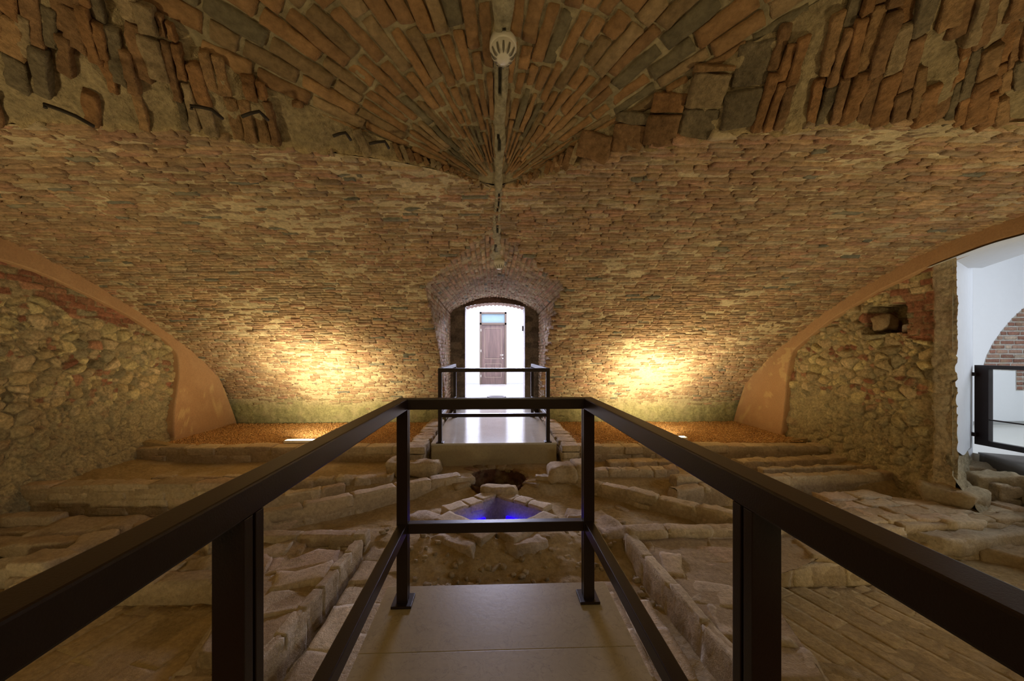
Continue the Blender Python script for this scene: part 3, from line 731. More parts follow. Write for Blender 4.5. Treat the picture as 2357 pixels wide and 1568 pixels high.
# ------------------------------------------------------------ opening on the right: white arch, barrier, room beyond
BXX = 5.86
e0 = np.array([XR+.03, RY+.0]); BYb = PX(2243, 900, BXX)[1]; e1 = np.array([BXX, BYb+.02])
def soff(Y): # underside of the arch at wall line
    return np.interp(Y, [1.9, 2.5, 3.2, RY, 4.8], [2.0, 2.18, 2.12, 2.03, 2.0])
# splayed reveal
n = 40; t = np.linspace(0, 1, n); zz = np.linspace(-.1, 2.75, 60)
rb = lambda a: .17-.13*a+.03*math.sin(a*9)
G = np.array([[(e0[0]+(e1[0]-e0[0])*a, e0[1]+(e1[1]-e0[1])*a, rb(a)+(2.75-rb(a))*(z+.1)/2.85) for z in zz] for a in t]); G[..., 1] += fbm(G, 1.6, 2)*.006
ft = np.array([[(e0[0]-.05+(e1[0]-e0[0])*a+.03*b, e0[1]+(e1[1]-e0[1])*a-.34*b**1.6+.01, rb(a)+.012-.62*b) for b in np.linspace(0, 1, 30)] for a in np.linspace(0, 1, 70)])
ft += (fbm(ft, 7, 4)*.05+fbm(ft, 20, 2)*.015)[..., None]*np.array([.3, -1, .5])
np_mesh('wall_right_foot', ft.reshape(-1, 3), gridF(70, 30), M['rubble'], np.array((.36, .30, .19))*(1+.3*fbm(ft, 8, 3)).reshape(-1)[:, None])['kind'] = 'structure'
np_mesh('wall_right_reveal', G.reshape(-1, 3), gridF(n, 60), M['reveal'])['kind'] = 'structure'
# white soffit strip curving from the pink ring into the room
arc = [PX(px, py, XR) for px, py in [(2135, 613), (2160, 603), (2200, 588), (2240, 573), (2300, 552), (2357, 538)]]+[np.array([XR, 2.9, 2.31]), np.array([XR, 2.2, 2.31]), np.array([XR, 1.9, 2.28])]
arc = smooth_poly(arc, 80); 
lowr = arc.copy(); lowr[:, 0] = BXX; lowr[:, 1] = arc[:, 1]*1.02+.35; lowr[:, 2] = arc[:, 2]+.10
G = arc[:, None]*(1-np.linspace(0, 1, 30))[None, :, None]+lowr[:, None]*np.linspace(0, 1, 30)[None, :, None]; G[..., 2] += fbm(G, 2, 2)*.008-.014; G[..., 0] -= .006
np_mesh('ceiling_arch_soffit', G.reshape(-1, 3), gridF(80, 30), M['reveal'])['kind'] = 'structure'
boxes('wall_right_reveal_near', [(XR+.05, BXX, 1.55, 1.9, -.5, 2.8)], M['white'], bev=0)['kind'] = 'structure'
# side room
SRY = 6.10
boxes('floor_side_room', [(BXX+.02, 10, 0, SRY, -.25, 0)], M['floor_far'], bev=0)['kind'] = 'structure'
boxes('ceiling_side_room', [(BXX+.02, 10, 0, SRY+.2, 3.3, 3.4)], M['white'], bev=0)['kind'] = 'structure'
boxes('wall_side_room_right', [(10, 10.1, 0, SRY, 0, 3.4)], M['white'], bev=0)['kind'] = 'structure'
boxes('wall_side_room_near', [(BXX, 10, -.1, 0, 0, 3.4)], M['white'], bev=0)['kind'] = 'structure'
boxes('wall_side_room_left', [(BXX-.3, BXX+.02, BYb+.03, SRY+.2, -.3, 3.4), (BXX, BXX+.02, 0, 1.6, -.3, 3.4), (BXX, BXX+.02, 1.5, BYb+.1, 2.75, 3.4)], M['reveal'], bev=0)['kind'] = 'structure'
# far wall of side room: plaster with a brick lunette left bare
wf = empty('wall_side_room_far', (8, SRY, 0)); wf['kind'] = 'structure'
boxes('plaster_face', [(BXX-.3, 10, SRY, SRY+.2, 0, 3.4)], M['white'], wf, 0)
edge = [PY(px, py, SRY) for px, py in [(2262, 846), (2270, 820), (2285, 790), (2305, 762), (2330, 733), (2357, 708)]]
x0 = edge[0][0]; Rr = 1.9; ccx = x0+Rr
acc = Acc(); cen, H, K = [], [], []
zrow = edge[0][2]-.03; bzb = PY(2340, 898, SRY)[2]; bx2 = PY(2338, 860, SRY)[0]
ex = np.array([q[0] for q in edge]+[ccx]); ez = np.array([q[2] for q in edge]+[edge[-1][2]+.55])
z = bzb
while z < ez[-1]:
    zc = z+.033; lo = bx2 if zc < zrow else float(np.interp(zc, ez, ex)); x = lo
    while x < 9.6:
        L = RNG.choice([.24, .12, .25])*RNG.uniform(.93, 1.05)
        cen.append((x+L/2, SRY-.002, zc)); H.append((L/2-.010, .027, .010)); K.append(pal(1, [(.34, .17, .12), (.42, .26, .19), (.28, .14, .10), (.52, .40, .30)], [4, 3, 3, 1.3])[0]); x += L
    z += .078
stones(acc, cen, [(1, 0, 0)]*len(cen), [(0, 0, 1)]*len(cen), [(0, -1, 0)]*len(cen), H, K, (4, 2, 1), .3, .004, 20, .2, .03)
# mortar bed
zs = np.linspace(bzb-.01, ez[-1], 60); G = np.array([[(xx, SRY-.004, zv) for xx in np.linspace((bx2 if zv < zrow else np.interp(zv, ez, ex)), 9.7, 30)] for zv in zs])
acc.add(G.reshape(-1, 3), gridF(60, 30), (.50, .47, .42)); acc.build('bare_brick_arch', M['ruin'], wf)
boxes('baseboard_side', [(BXX+.05, 10, SRY-.02, SRY, 0, .055)], M['skirt'], bev=0)['kind'] = 'structure'
# sill beam
sb = empty('door_sill', (5.7, 4.2, -.2)); tag(sb, 'brown-grey stone sill below the glazed barrier in the right opening', 'sill')
q0, q1 = P(2250, 1040, .02), P(2357, 1080, .02); dq = (q1-q0)/np.linalg.norm(q1-q0); pp = np.array([dq[1], -dq[0], 0]); pp = pp if pp[0] > 0 else -pp
a = Acc(); cc_ = (q0+dq*1.2)+pp*.20-np.array([0, 0, .075]); stones(a, [cc_], [dq], [pp], [(0, 0, 1)], [(1.2, .20, .075)], [(.09, .078, .065)], (10, 4, 3), .12, .001, 5, .05)
a.build('sill_slab', M['sill'], sb)
# glazed barrier
gb = empty('glass_barrier', (BXX, BYb, .1)); tag(gb, 'black framed glass barrier closing the white opening on the right', 'barrier')
z0, z1 = .12, 1.075; fy1 = BYb-.02; fy0 = 2.2; fr = .045
boxes('frame', [(BXX-.03, BXX+.03, fy1-.13, fy1, z0, z1), (BXX-.03, BXX+.03, fy0, fy0+fr, z0, z1), (BXX-.03, BXX+.03, fy0+fr, fy1-.13, z1-fr, z1), (BXX-.03, BXX+.03, fy0+fr, fy1-.13, z0, z0+fr+.015)], M['iron'], gb)
boxes('glass_pane', [(BXX+.006, BXX+.014, fy0+fr, fy1-.12, z0+fr, z1-fr)], M['glass'], gb, 0)
boxes('middle_bar', [(BXX-.022, BXX-.004, fy0+fr, fy1-.1, .425, .440)], M['iron'], gb)
for zb in (.24, .965): boxes('wall_bracket', [(BXX-.07, BXX-.03, fy1-.04, fy1+.03, zb-.022, zb+.022)], M['iron'], gb)

# ------------------------------------------------------------ ground
holes_xy = []
def ground(x, y):
    """height of the dug-out ground"""
    k = np.clip((y-4.0)/.25, 0, 1); z = -.54*(1-k)+-.295*k
    cen_ = np.clip(1-(np.abs(x)-1.9)/.35, 0, 1)*np.clip((y-2.9)/.4, 0, 1)*np.clip((4.4-y)/.2, 0, 1)
    z = z*(1-cen_)+(-.40)*cen_
    z = np.where(y > 5.45, -.12, z)
    return z
nX, nY = 700, 420
X, Y = np.meshgrid(np.linspace(-5.1, 6.3, nX), np.linspace(1.2, 5.55, nY), indexing='ij')
Pn = np.stack([X, Y, 0*X], -1); Z = ground(X, Y)+fbm(Pn, 1.6, 3)*.030+fbm(Pn, 7, 3)*.012*(Y < 4.3)+fbm(Pn, 20, 2)*.004
# spoil heaped against the side walls
Z += np.clip((np.abs(X)-4.2)/.7, 0, 1)*.10*(1+.5*fbm(Pn, 3, 2))
ctr = (np.abs(X) < 1.7) & (Y < 3.6); Z = np.where(ctr, Z+fbm(Pn+8, 5, 3)*.035, Z)
WC = np.array([P(1143, 1110, -.32)[0], 4.60]); WRAD = .36
bc = np.array([.04, 3.72])
# diamond basin corners at the rim height
RZ = -.345
B0 = P(1143, 1140, RZ); B1 = P(1035, 1177, RZ); B3 = P(1252, 1172, RZ); B2 = np.array([.04, B1[1]-.42, RZ])
def inpoly(x, y, poly):
    ins = np.zeros(np.shape(x), bool); n = len(poly)
    for i in range(n):
        (xa, ya), (xb, yb) = poly[i][:2], poly[(i+1) % n][:2]
        c = ((ya > y) != (yb > y)) & (x < (xb-xa)*(y-ya)/(yb-ya+1e-12)+xa); ins ^= c
    return ins
BAS = [B0, B3, B2, B1]
grow = lambda s: [(bc_+(np.array(q[:2])-bc_)*s) for q in BAS for bc_ in [np.array([B0[0], (B0[1]+B2[1])/2])]]
mb_ = inpoly(X, Y, grow(1.12)); Z = np.where(mb_, -.98, Z)
mw_ = np.hypot(X-WC[0], Y-WC[1]) < WRAD+.03; Z = np.where(mw_, -.95, Z)
Pn[..., 2] = Z
K = np.array((.36, .265, .13))*(1+.22*fbm(Pn, 4, 3))[..., None]
pale = np.clip((fbm(Pn+4, 2.6, 3)-.05)*3, 0, .6)[..., None]; K = K*(1-pale)+np.array((.46, .37, .24))*pale
np_mesh('floor', Pn.reshape(-1, 3), gridF(nX, nY), M['dirt'], K.reshape(-1, 3))['kind'] = 'structure'
boxes('floor_near', [(-5.1, 5.1, -2.7, 1.25, -.7, -.52)], bpy.data.materials['back_brick'], bev=0)['kind'] = 'structure'

# ------------------------------------------------------------ walkways
SX0, SX1 = -.545, .60; SYE = 1.985
wk = empty('stone_walkway', (.03, 0, -.1)); tag(wk, 'beige veined limestone walkway under the near railing', 'walkway')
cuts = [-2.6, -1.2, .2, 1.545, SYE]
for a_, b_ in zip(cuts[:-1], cuts[1:]): boxes('paving_slab', [(SX0, SX1, a_+.0012, b_-.0012, -.04, 0)], M['slab'], wk, .002)
boxes('support', [(SX0+.08, SX1-.08, -2.6, SYE-.10, -.56, -.04)], M['rust'], wk)
FX0, FX1, FY0 = P(993, 1020, 0)[0], P(1281, 1018, 0)[0], P(1137, 1020, 0)[1]
wf_ = empty('far_walkway', (0, 6, -.3)); wf_.name = 'stone_walkway.001'
tag(wf_, 'glossy limestone walkway block leading to the white doorway', 'walkway')
boxes('top_slab', [(FX0, FX1, FY0, 8.42, -.025, 0)], M['slab_far'], wf_, .002)
boxes('front_riser', [(FX0+.004, FX1-.004, FY0+.006, FY0+.04, -.36, -.025)], M['slab'], wf_, .001)
boxes('side_riser', [(FX0+.004, FX0+.03, FY0+.04, 8.3, -.36, -.025)], M['slab'], wf_, .001)
boxes('side_riser', [(FX1-.03, FX1-.004, FY0+.04, 8.3, -.36, -.025)], M['slab'], wf_, .001)

# ------------------------------------------------------------ railings
def railing(name, label, x0, x1, yend, ys, wdt, ztop, zlow, open_far, basey=None):
    """U-shaped rail; the closed side is at yend. ys = y of the posts along each side"""
    r = empty(name, ((x0+x1)/2, yend, 0)); tag(r, label, 'railing')
    lo = ys[-1]
    boxes('end_top_rail', [(x0, x1, yend, yend+wdt, ztop-wdt, ztop)], M['iron'], r, .004)
    boxes('end_lower_rail', [(x0+wdt, x1-wdt, yend+.006, yend+wdt-.006, zlow-wdt*.92, zlow)], M['iron'], r, .003)
    for (a, b) in ((x0, x0+wdt), (x1-wdt, x1)):
        y0, y1 = (lo, yend) if not open_far else (yend+wdt, lo)
        boxes('side_top_rail', [(a, b, y0, y1, ztop-wdt, ztop)], M['iron'], r, .004)
        boxes('side_lower_rail', [(a+.004, b-.004, y0, y1, zlow-wdt*.92, zlow)], M['iron'], r, .003)
        for yp in ys:
            # a post is two flat bars with a narrow gap
            g = wdt*.30
            p = boxes('post', [(a, b, yp, yp+wdt*.42, .012, ztop-wdt), (a+.004, b-.004, yp+wdt*.42, yp+wdt*.58, .012, ztop-wdt), (a, b, yp+wdt*.58, yp+wdt, .012, ztop-wdt)], M['iron'], r, .0015)
            boxes('base_plate', [(a-.022, b+.022, yp-.025, yp+wdt+.025, 0, .013)], M['iron'], p, .002)
    return r
railing('steel_railing', 'dark brown steel railing around the near walkway in the foreground', -.462, .503, 1.83, [1.83, .635, -.9], .053, 1.0, .392, False)
railing('steel_railing.001', 'smaller-looking dark steel railing on the far walkway before the doorway', PY(1008, 900, 5.1)[0], PY(1266, 900, 5.1)[0], 5.10, [5.10, 7.12], .052, 1.012, .395, True)

# ------------------------------------------------------------ gravel beds, kerbs and lamps
def gravel_bed(name, x0, x1, y0, y1, z, n, label):
    a = Acc(); nu, nv = 150, 60
    X, Y = np.meshgrid(np.linspace(x0, x1, nu), np.linspace(y0, y1, nv), indexing='ij'); Pn = np.stack([X, Y, 0*X+z], -1); Pn[..., 2] += fbm(Pn, 2, 2)*.015
    a.add(Pn.reshape(-1, 3), gridF(nu, nv), (.34, .20, .085))
    T = np.array([(1, 0, 0), (-1, 0, 0), (0, 1, 0), (0, -1, 0), (0, 0, 1), (0, 0, -1)], float)
    Fq = np.array([(0, 2, 4), (2, 1, 4), (1, 3, 4), (3, 0, 4), (2, 0, 5), (1, 2, 5), (3, 1, 5), (0, 3, 5)])
    c = np.stack([RNG.uniform(x0, x1, n), y0+(y1-y0)*RNG.rand(n), np.zeros(n)], -1); c[:, 2] = z+fbm(c+np.array([0, 0, z]), 2, 2)*.015+RNG.uniform(0, .014, n)
    sz = RNG.uniform(.007, .015, (n, 1, 1)); V = T[None]*sz*RNG.uniform(.6, 1.3, (n, 6, 1)); an = RNG.rand(n)*6.28
    ca, sa = np.cos(an)[:, None], np.sin(an)[:, None]; V = np.stack([V[..., 0]*ca-V[..., 1]*sa, V[..., 0]*sa+V[..., 1]*ca, V[..., 2]*.7+RNG.uniform(-.2, .2, (n, 6))*sz[..., 0]], -1)+c[:, None]
    K = np.repeat(pal(n, [(.56, .33, .13), (.48, .27, .10), (.62, .41, .19), (.38, .22, .10)], [4, 3, 2, 2], .2)[:, None], 6, 1)
    F3 = (Fq[None]+(np.arange(n)*6)[:, None, None]).reshape(-1, 3); F4 = np.concatenate([F3, F3[:, 2:]], 1)
    # keep triangles and quads apart: the base is triangulated too
    bV, bK = a.V[0], a.K[0]; q = a.F[0]; t3 = np.concatenate([q[:, [0, 1, 2]], q[:, [0, 2, 3]]])
    o = np_mesh(name, np.concatenate([bV, V.reshape(-1, 3)]), np.concatenate([t3, F3+len(bV)]), M['gravel'], np.concatenate([bK, K.reshape(-1, 3)]), None, False)
    tag(o, label, 'gravel', kind='stuff')
gravel_bed('gravel', XL+.0, -1.14, 5.42, 7.2, -.115, 26000, 'orange gravel bed at the foot of the vault left of the doorway')
gravel_bed('gravel.001', 1.17, XR-.0, 5.42, 7.2, -.115, 26000, 'orange gravel bed at the foot of the vault right of the doorway')
RB = [(.50, .405, .27), (.46, .365, .24), (.54, .445, .30), (.42, .33, .21), (.48, .36, .24)]
RW = [4, 4, 3, 2, 2]
def px_path(pts, z): return [P(a, b, z)[:2] for a, b in pts]
def ruin_wall(name, label, path, zt, zb, width, cat='ruined wall', bl=.27, ch=.085, erode=.15, rough=.010, group=None, wob=.02, tilt=.03, rot=None, seg=(8, 4, 4), fill=True, brk=None):
    """courses of worn bricks along a path (plan points)"""
    acc = Acc(); path = np.array(path, float); nc = max(1, int(round((zt-zb)/ch))); chh = (zt-zb)/nc
    cen, AX, AY, AZ, H, K = [], [], [], [], [], []
    q = np.r_[0, np.cumsum(np.linalg.norm(np.diff(path, axis=0), axis=1))]
    for c in range(nc):
        s = -RNG.uniform(0, bl*.5)*(c % 2)
        while s < q[-1]-.02:
            L = bl*RNG.uniform(.7, 1.15); e = min(s+L, q[-1]); s0 = max(s, 0)
            if e-s0 > .05 and not (c == nc-1 and RNG.rand() < erode):
                m = (s0+e)/2; p = np.array([np.interp(m, q, path[:, 0]), np.interp(m, q, path[:, 1])])
                p2 = np.array([np.interp(min(m+.03, q[-1]), q, path[:, 0]), np.interp(min(m+.03, q[-1]), q, path[:, 1])]); p1 = np.array([np.interp(m-.03, q, path[:, 0]), np.interp(m-.03, q, path[:, 1])])
                d = (p2-p1)/max(np.linalg.norm(p2-p1), 1e-6); a = math.atan2(d[1], d[0])+RNG.uniform(-tilt, tilt); tz = RNG.uniform(-tilt, tilt)*.6
                nn = np.array([-math.sin(a), math.cos(a)]); p = p+nn*RNG.uniform(-wob, wob)*.5
                hw = width/2*RNG.uniform(.88, 1.06)
                zc = zb+chh*(c+.5)+(RNG.uniform(-.010, .010) if c == nc-1 else 0)
                cen.append((p[0], p[1], zc)); ax = np.array([math.cos(a)*math.cos(tz), math.sin(a)*math.cos(tz), math.sin(tz)]); ay = np.array([nn[0], nn[1], RNG.uniform(-tilt, tilt)]); ay /= np.linalg.norm(ay); az = np.cross(ax, ay)
                AX.append(ax); AY.append(ay); AZ.append(az); H.append(((e-s0)/2-RNG.uniform(.002, .008), hw, chh/2-RNG.uniform(.001, .004))); 
                k = pal(1, brk or RB, RW if brk is None else None or [1]*len(brk or RB), .12)[0]; K.append(k)
            s = e
    stones(acc, cen, AX, AY, AZ, H, K, seg, .17, rough*1.15, 11, .2, .05)
    if fill:  # bedding mortar core
        n = max(6, int(q[-1]/.03)); t = np.linspace(0.02, q[-1]-.02, n); px_ = np.interp(t, q, path[:, 0]); py__ = np.interp(t, q, path[:, 1])
        dx = np.gradient(px_); dy = np.gradient(py__); l = np.hypot(dx, dy); nx_, ny_ = -dy/l, dx/l
        sec_ = [(-.50, 0), (-.485, .5), (-.47, .90), (-.15, .95), (.15, .95), (.47, .90), (.485, .5), (.50, 0)]
        G = np.array([[(px_[i]+nx_[i]*width*u_, py__[i]+ny_[i]*width*u_, zb-.03+(zt-zb+.03)*v_) for (u_, v_) in sec_] for i in range(n)]); G += (fbm(G, 12, 3)*.016)[..., None]*np.array([1, 1, .8])
        acc.add(G.reshape(-1, 3), gridF(n, 8), np.array((.41, .32, .20))*(1+.2*fbm(G, 6, 2)).reshape(-1)[:, None])
    o = acc.build(name, M['ruin'] if brk is None else M['vault']); tag(o, label, cat, group); return o
def paving(name, label, poly, ang, L, W, zt, th=.06, gap=.006, rough=.008, jz=.006, cat='paving', miss=0.0, cols=None, slope=(0, 0), seg=(7, 4, 2), wob=.0, rnd=.12, bed=-.008):
    acc = Acc(); poly = [np.array(p[:2]) for p in poly]; pa = np.array(poly); c0 = pa.mean(0); ca, sa = math.cos(ang), math.sin(ang)
    R_ = max(np.linalg.norm(pa-c0, axis=1))+L; cen, H, K, AX, AY = [], [], [], [], []; v = -R_; row = 0
    while v < R_:
        ww = W*RNG.uniform(.92, 1.08); u = -R_+(row % 2)*L*.5+RNG.uniform(-.1, .1)*L
        while u < R_:
            LL = L*RNG.uniform(.75, 1.2); um, vm = u+LL/2, v+ww/2; p = c0+np.array([ca*um-sa*vm, sa*um+ca*vm])
            # shorten bricks that cross the border
            lo, hi = -LL/2, LL/2
            ts = np.linspace(lo, hi, 9); ins = np.array([inpoly(np.array(p[0]+ca*t_), np.array(p[1]+sa*t_), poly) for t_ in ts])
            if ins.any() and RNG.rand() > miss:
                a_, b_ = ts[ins].min(), ts[ins].max()
                if b_-a_ > .035:
                    m = (a_+b_)/2; pc = p+np.array([ca, sa])*m; t_ = RNG.uniform(-.02, .02)
                    z = zt+slope[0]*(pc[0]-c0[0])+slope[1]*(pc[1]-c0[1])+RNG.uniform(-jz, jz)+wob*float(vnoise(np.array([[pc[0]*3, pc[1]*3, 1.]]))[0])
                    cen.append((pc[0], pc[1], z-th/2)); H.append(((b_-a_)/2+LL/32-gap/2, ww/2-gap/2, th/2)); K.append(pal(1, cols or RB, [1]*len(cols) if cols else RW, .1)[0])
                    AX.append((math.cos(ang+t_), math.sin(ang+t_), 0)); AY.append((-math.sin(ang+t_), math.cos(ang+t_), 0))
            u += LL
        v += ww; row += 1
    stones(acc, cen, AX, AY, [(0, 0, 1)]*len(cen), H, K, seg, rnd, rough*1.3, 9, .2, .04)
    # bed
    n = 40; t = np.linspace(0, 1, n)
    ctr_ = pa.mean(0); ring = np.concatenate([pa, pa[:1]]); ss = np.r_[0, np.cumsum(np.linalg.norm(np.diff(ring, axis=0), axis=1))]; tt = np.linspace(0, ss[-1], 60)
    rg = np.stack([np.interp(tt, ss, ring[:, 0]), np.interp(tt, ss, ring[:, 1])], -1); rr = np.linspace(.0, .97, 14)
    G = np.array([[(ctr_[0]+(q[0]-ctr_[0])*r_, ctr_[1]+(q[1]-ctr_[1])*r_, zt+bed+slope[0]*(q[0]-ctr_[0])*r_+slope[1]*(q[1]-ctr_[1])*r_) for q in rg] for r_ in rr]); G[..., 2] += fbm(G, 9, 3)*.016*(1 if bed < -.005 else .15)
    sk = G[-1:].copy(); sk[..., 2] = min(zt-.25, -.56); G = np.concatenate([G, sk])
    acc.add(G.reshape(-1, 3), gridF(15, 60), (np.array(cols).mean(0)*.86 if cols else np.array((.38, .29, .175)))*(1+.2*fbm(G, 7, 2)).reshape(-1)[:, None])
    o = acc.build(name, M['ruin']); tag(o, label, cat); return o

ruin_wall('brick_kerb', 'low pale brick kerb in front of the left gravel bed', px_path([(285, 1030), (600, 1027), (955, 1026)], -.10), -.085, -.30, .24, 'kerb', .36, .10, 0, .006, wob=.006, tilt=.012)
ruin_wall('brick_kerb', 'low pale brick kerb in front of the right gravel bed', px_path([(1330, 1026), (1600, 1025), (1930, 1024)], -.10), -.085, -.30, .24, 'kerb', .36, .10, 0, .006, wob=.006, tilt=.012)
ruin_wall('flank_wall', 'worn brick wall along the left side of the far walkway', [(-1.02, 4.95), (-1.02, 7.1)], -.02, -.30, .25, 'low wall', .2, .09, .0, .012, wob=.01)
ruin_wall('flank_wall', 'worn brick wall along the right side of the far walkway', [(1.06, 5.0), (1.06, 7.1)], -.02, -.30, .25, 'low wall', .2, .09, .0, .012, wob=.01)

# uplights
def uplight(x, y, label):
    u = empty('linear_uplight', (x, y, -.11)); tag(u, label, 'uplight', 'warm uplights in the gravel')
    boxes('housing', [(x-.23, x+.23, y-.055, y-.045, -.12, -.055), (x-.23, x+.23, y+.045, y+.055, -.12, -.055), (x-.23, x-.22, y-.045, y+.045, -.12, -.055), (x+.22, x+.23, y-.045, y+.045, -.12, -.055)], M['chrome'], u, .002)
    boxes('lit_lens', [(x-.218, x+.218, y-.044, y+.044, -.10, -.060)], M['lens'], u, .002)
uplight(-2.80, 5.62, 'lit warm linear uplight in the left gravel bed near the kerb')
uplight(2.72, 5.62, 'lit warm linear uplight in the right gravel bed, mostly behind the handrail')

# round slotted fittings on the ceiling
def detector(cx, cy, cz, r, label, tiltdir):
    e = empty('ceiling_fitting', (cx, cy, cz)); tag(e, label, 'ceiling fitting', 'white slotted ceiling fittings')
    ax = Vector(tiltdir).normalized(); q = ax.to_track_quat('Z', 'Y')
    lathe('base', [(0, -.03), (r*1.0, -.03), (r*1.0, .02), (r*.93, .03), (0, .03)], (cx, cy, cz), M['fitting'], e, 40, tiltdir)
    dm = lathe('dome', [(r*.93, .028), (r*.90, .055), (r*.72, .078), (r*.45, .09), (r*.42, .092), (0, .094)], (cx, cy, cz), M['fitting'], e, 40, tiltdir)
    n = 12
    for k in range(n):
        a = 2*math.pi*k/n; d = Vector((math.cos(a), math.sin(a), 0)); s = Vector((-d.y, d.x, 0)); V = []
        for (rr, hh, w_) in ((r*.52, .0935, .03), (r*.66, .0885, .075), (r*.80, .074, .085), (r*.92, .052, .06)):
            for sg in (-1, 1): V.append(q @ (d*(rr+.001)+s*(sg*w_*r)+Vector((0, 0, hh)))+Vector((cx, cy, cz)))
        me = bpy.data.meshes.new('slot'); me.from_pydata([tuple(v) for v in V], [], [(0, 1, 3, 2), (2, 3, 5, 4), (4, 5, 7, 6)]); link('slot', me, M['slot'], dm)
zz_ = ray_fan(1158, 98); detector(zz_[0], zz_[1], float(zf(zz_[1]))-.012, .066, 'round white slotted fitting on the seam of the near ceiling, large at the top', (0, -.25, -1))
p = P(1149, 604, 2.37); detector(p[0], p[1], 2.375, .068, 'small round white slotted fitting above the far doorway', (0, -.1, -1))

# iron hooks in the broken edge
HM = [((115, 247), (186, 274), 'hooked rusty iron spike at the far left end of the broken vault edge'), ((447, 250), (494, 258), 'bent black iron hook in the vault edge, second from the left'), ((562, 274), (602, 262), 'straight black iron spike in the vault edge, third from the left'), ((770, 318), (798, 310), 'short iron stub in the vault edge, fourth from the left'), ((852, 335), (888, 330), 'iron spike in the vault edge nearest the seam on the left')]
for k, (a_, b_, lb) in enumerate(HM):
    z = [2.46, 2.50, 2.48, 2.46, 2.46][k]
    # depth of the face at this place
    mpx = (a_[0]+b_[0])/2; j = np.interp(-mpx, [-1112, -850, -600, -330, -100], [2.5, 2.33, 2.1, 1.9, 1.8]) 
    pa_, pb_ = PY(*a_, j-.03), PY(*b_, j-.03); dv = pb_-pa_
    pts = [pa_+np.array([0, -.02, 0]), pa_+dv*.5+np.array([0, -.022, .002]), pb_+np.array([0, -.02, 0]), pb_+np.array([.004, .02, -.002]), pb_+np.array([.004, .05, -.002])]
    if k in (0, 1): pts = [pts[0]+np.array([.002, 0, -.016])]+pts
    o = tube('iron_hook', pts, [.0085]*len(pts), M['rust'], n=8); tag(o, lb, 'hook', 'iron hooks in the vault edge')

# ------------------------------------------------------------ well and basin
a = Acc(); n, m = 80, 24; th = np.linspace(0, 2*math.pi, n); zz = np.linspace(-.95, -.315, m)
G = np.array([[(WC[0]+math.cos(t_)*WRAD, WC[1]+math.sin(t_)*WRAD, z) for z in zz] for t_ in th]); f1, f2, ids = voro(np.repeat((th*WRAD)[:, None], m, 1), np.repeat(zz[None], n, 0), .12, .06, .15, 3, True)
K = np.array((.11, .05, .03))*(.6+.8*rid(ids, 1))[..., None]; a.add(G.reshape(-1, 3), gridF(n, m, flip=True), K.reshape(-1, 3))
cen, AX, AY, H, K = [], [], [], [], []
for k in range(20):
    t_ = 2*math.pi*(k+.5)/20
    if math.sin(t_) < -.5: continue
    cen.append((WC[0]+math.cos(t_)*(WRAD+.10), WC[1]+math.sin(t_)*(WRAD+.10), -.325)); AX.append((math.cos(t_), math.sin(t_), 0)); AY.append((-math.sin(t_), math.cos(t_), 0)); H.append((.10, .065, .03)); K.append(pal(1, [(.34, .26, .15), (.28, .20, .11), (.24, .14, .08)], [3, 2, 1])[0])
stones(a, cen, AX, AY, [(0, 0, 1)]*len(cen), H, K, (3, 3, 2), .3, .008, 12, .2, .05)
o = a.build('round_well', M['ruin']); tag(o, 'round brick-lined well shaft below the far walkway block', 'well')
o = rock('flat_boulder', (WC[0]+.03, 4.29, -.37), (.22, .11, .085), (.42, .33, .20), rough=.02, rnd=.9, seg=(12, 10, 6)); tag(o, 'broad flat-topped stone between the round well and the blue-lit basin', 'stone')
bs = empty('stone_basin', (float(B0[0]), float((B0[1]+B2[1])/2), -.6)); tag(bs, 'diamond-shaped stone basin lit blue inside', 'basin')
def quad_slab(name, p0, p1, width, zt, zb, parent, col=(.46, .37, .25), nseg=3, outward=None, broken=0):
    a = Acc(); p0, p1 = np.array(p0[:2]), np.array(p1[:2]); d = p1-p0; L = np.linalg.norm(d); d /= L; nn = np.array([-d[1], d[0]])
    if outward is not None and np.dot(nn, p0+d*L/2-np.array(outward)) < 0: nn = -nn
    s = 0; cen, AX, AY, H, K = [], [], [], [], []; ls = np.full(nseg, L/nseg)*RNG.uniform(.8, 1.2, nseg); ls *= L/ls.sum()
    for l in ls:
        m = p0+d*(s+l/2)+nn*(width/2+RNG.uniform(-.006, .006)); cen.append((m[0], m[1], zt-.05+RNG.uniform(-.008, .004))); AX.append((d[0], d[1], 0)); AY.append((nn[0], nn[1], 0)); H.append((l/2-.003, width/2*RNG.uniform(.95, 1.1), .05)); K.append(np.array(col)*RNG.uniform(.9, 1.1)); s += l
    stones(a, cen, AX, AY, [(0, 0, 1)]*len(cen), H, K, (6, 4, 3), .2, .009, 12, .2, .04)
    return a.build(name, M['ruin'], parent)
bcen = ((B0[0]), (B0[1]+B2[1])/2)
quad_slab('rim_stones', B0, B1, .17, RZ, RZ-.1, bs, outward=bcen); quad_slab('rim_stones', B0, B3, .17, RZ, RZ-.1, bs, outward=bcen)
quad_slab('rim_stones', B1, B2, .20, RZ-.005, RZ-.1, bs, outward=bcen, nseg=2); quad_slab('rim_stones', B3, B2, .20, RZ-.005, RZ-.1, bs, outward=bcen, nseg=2)
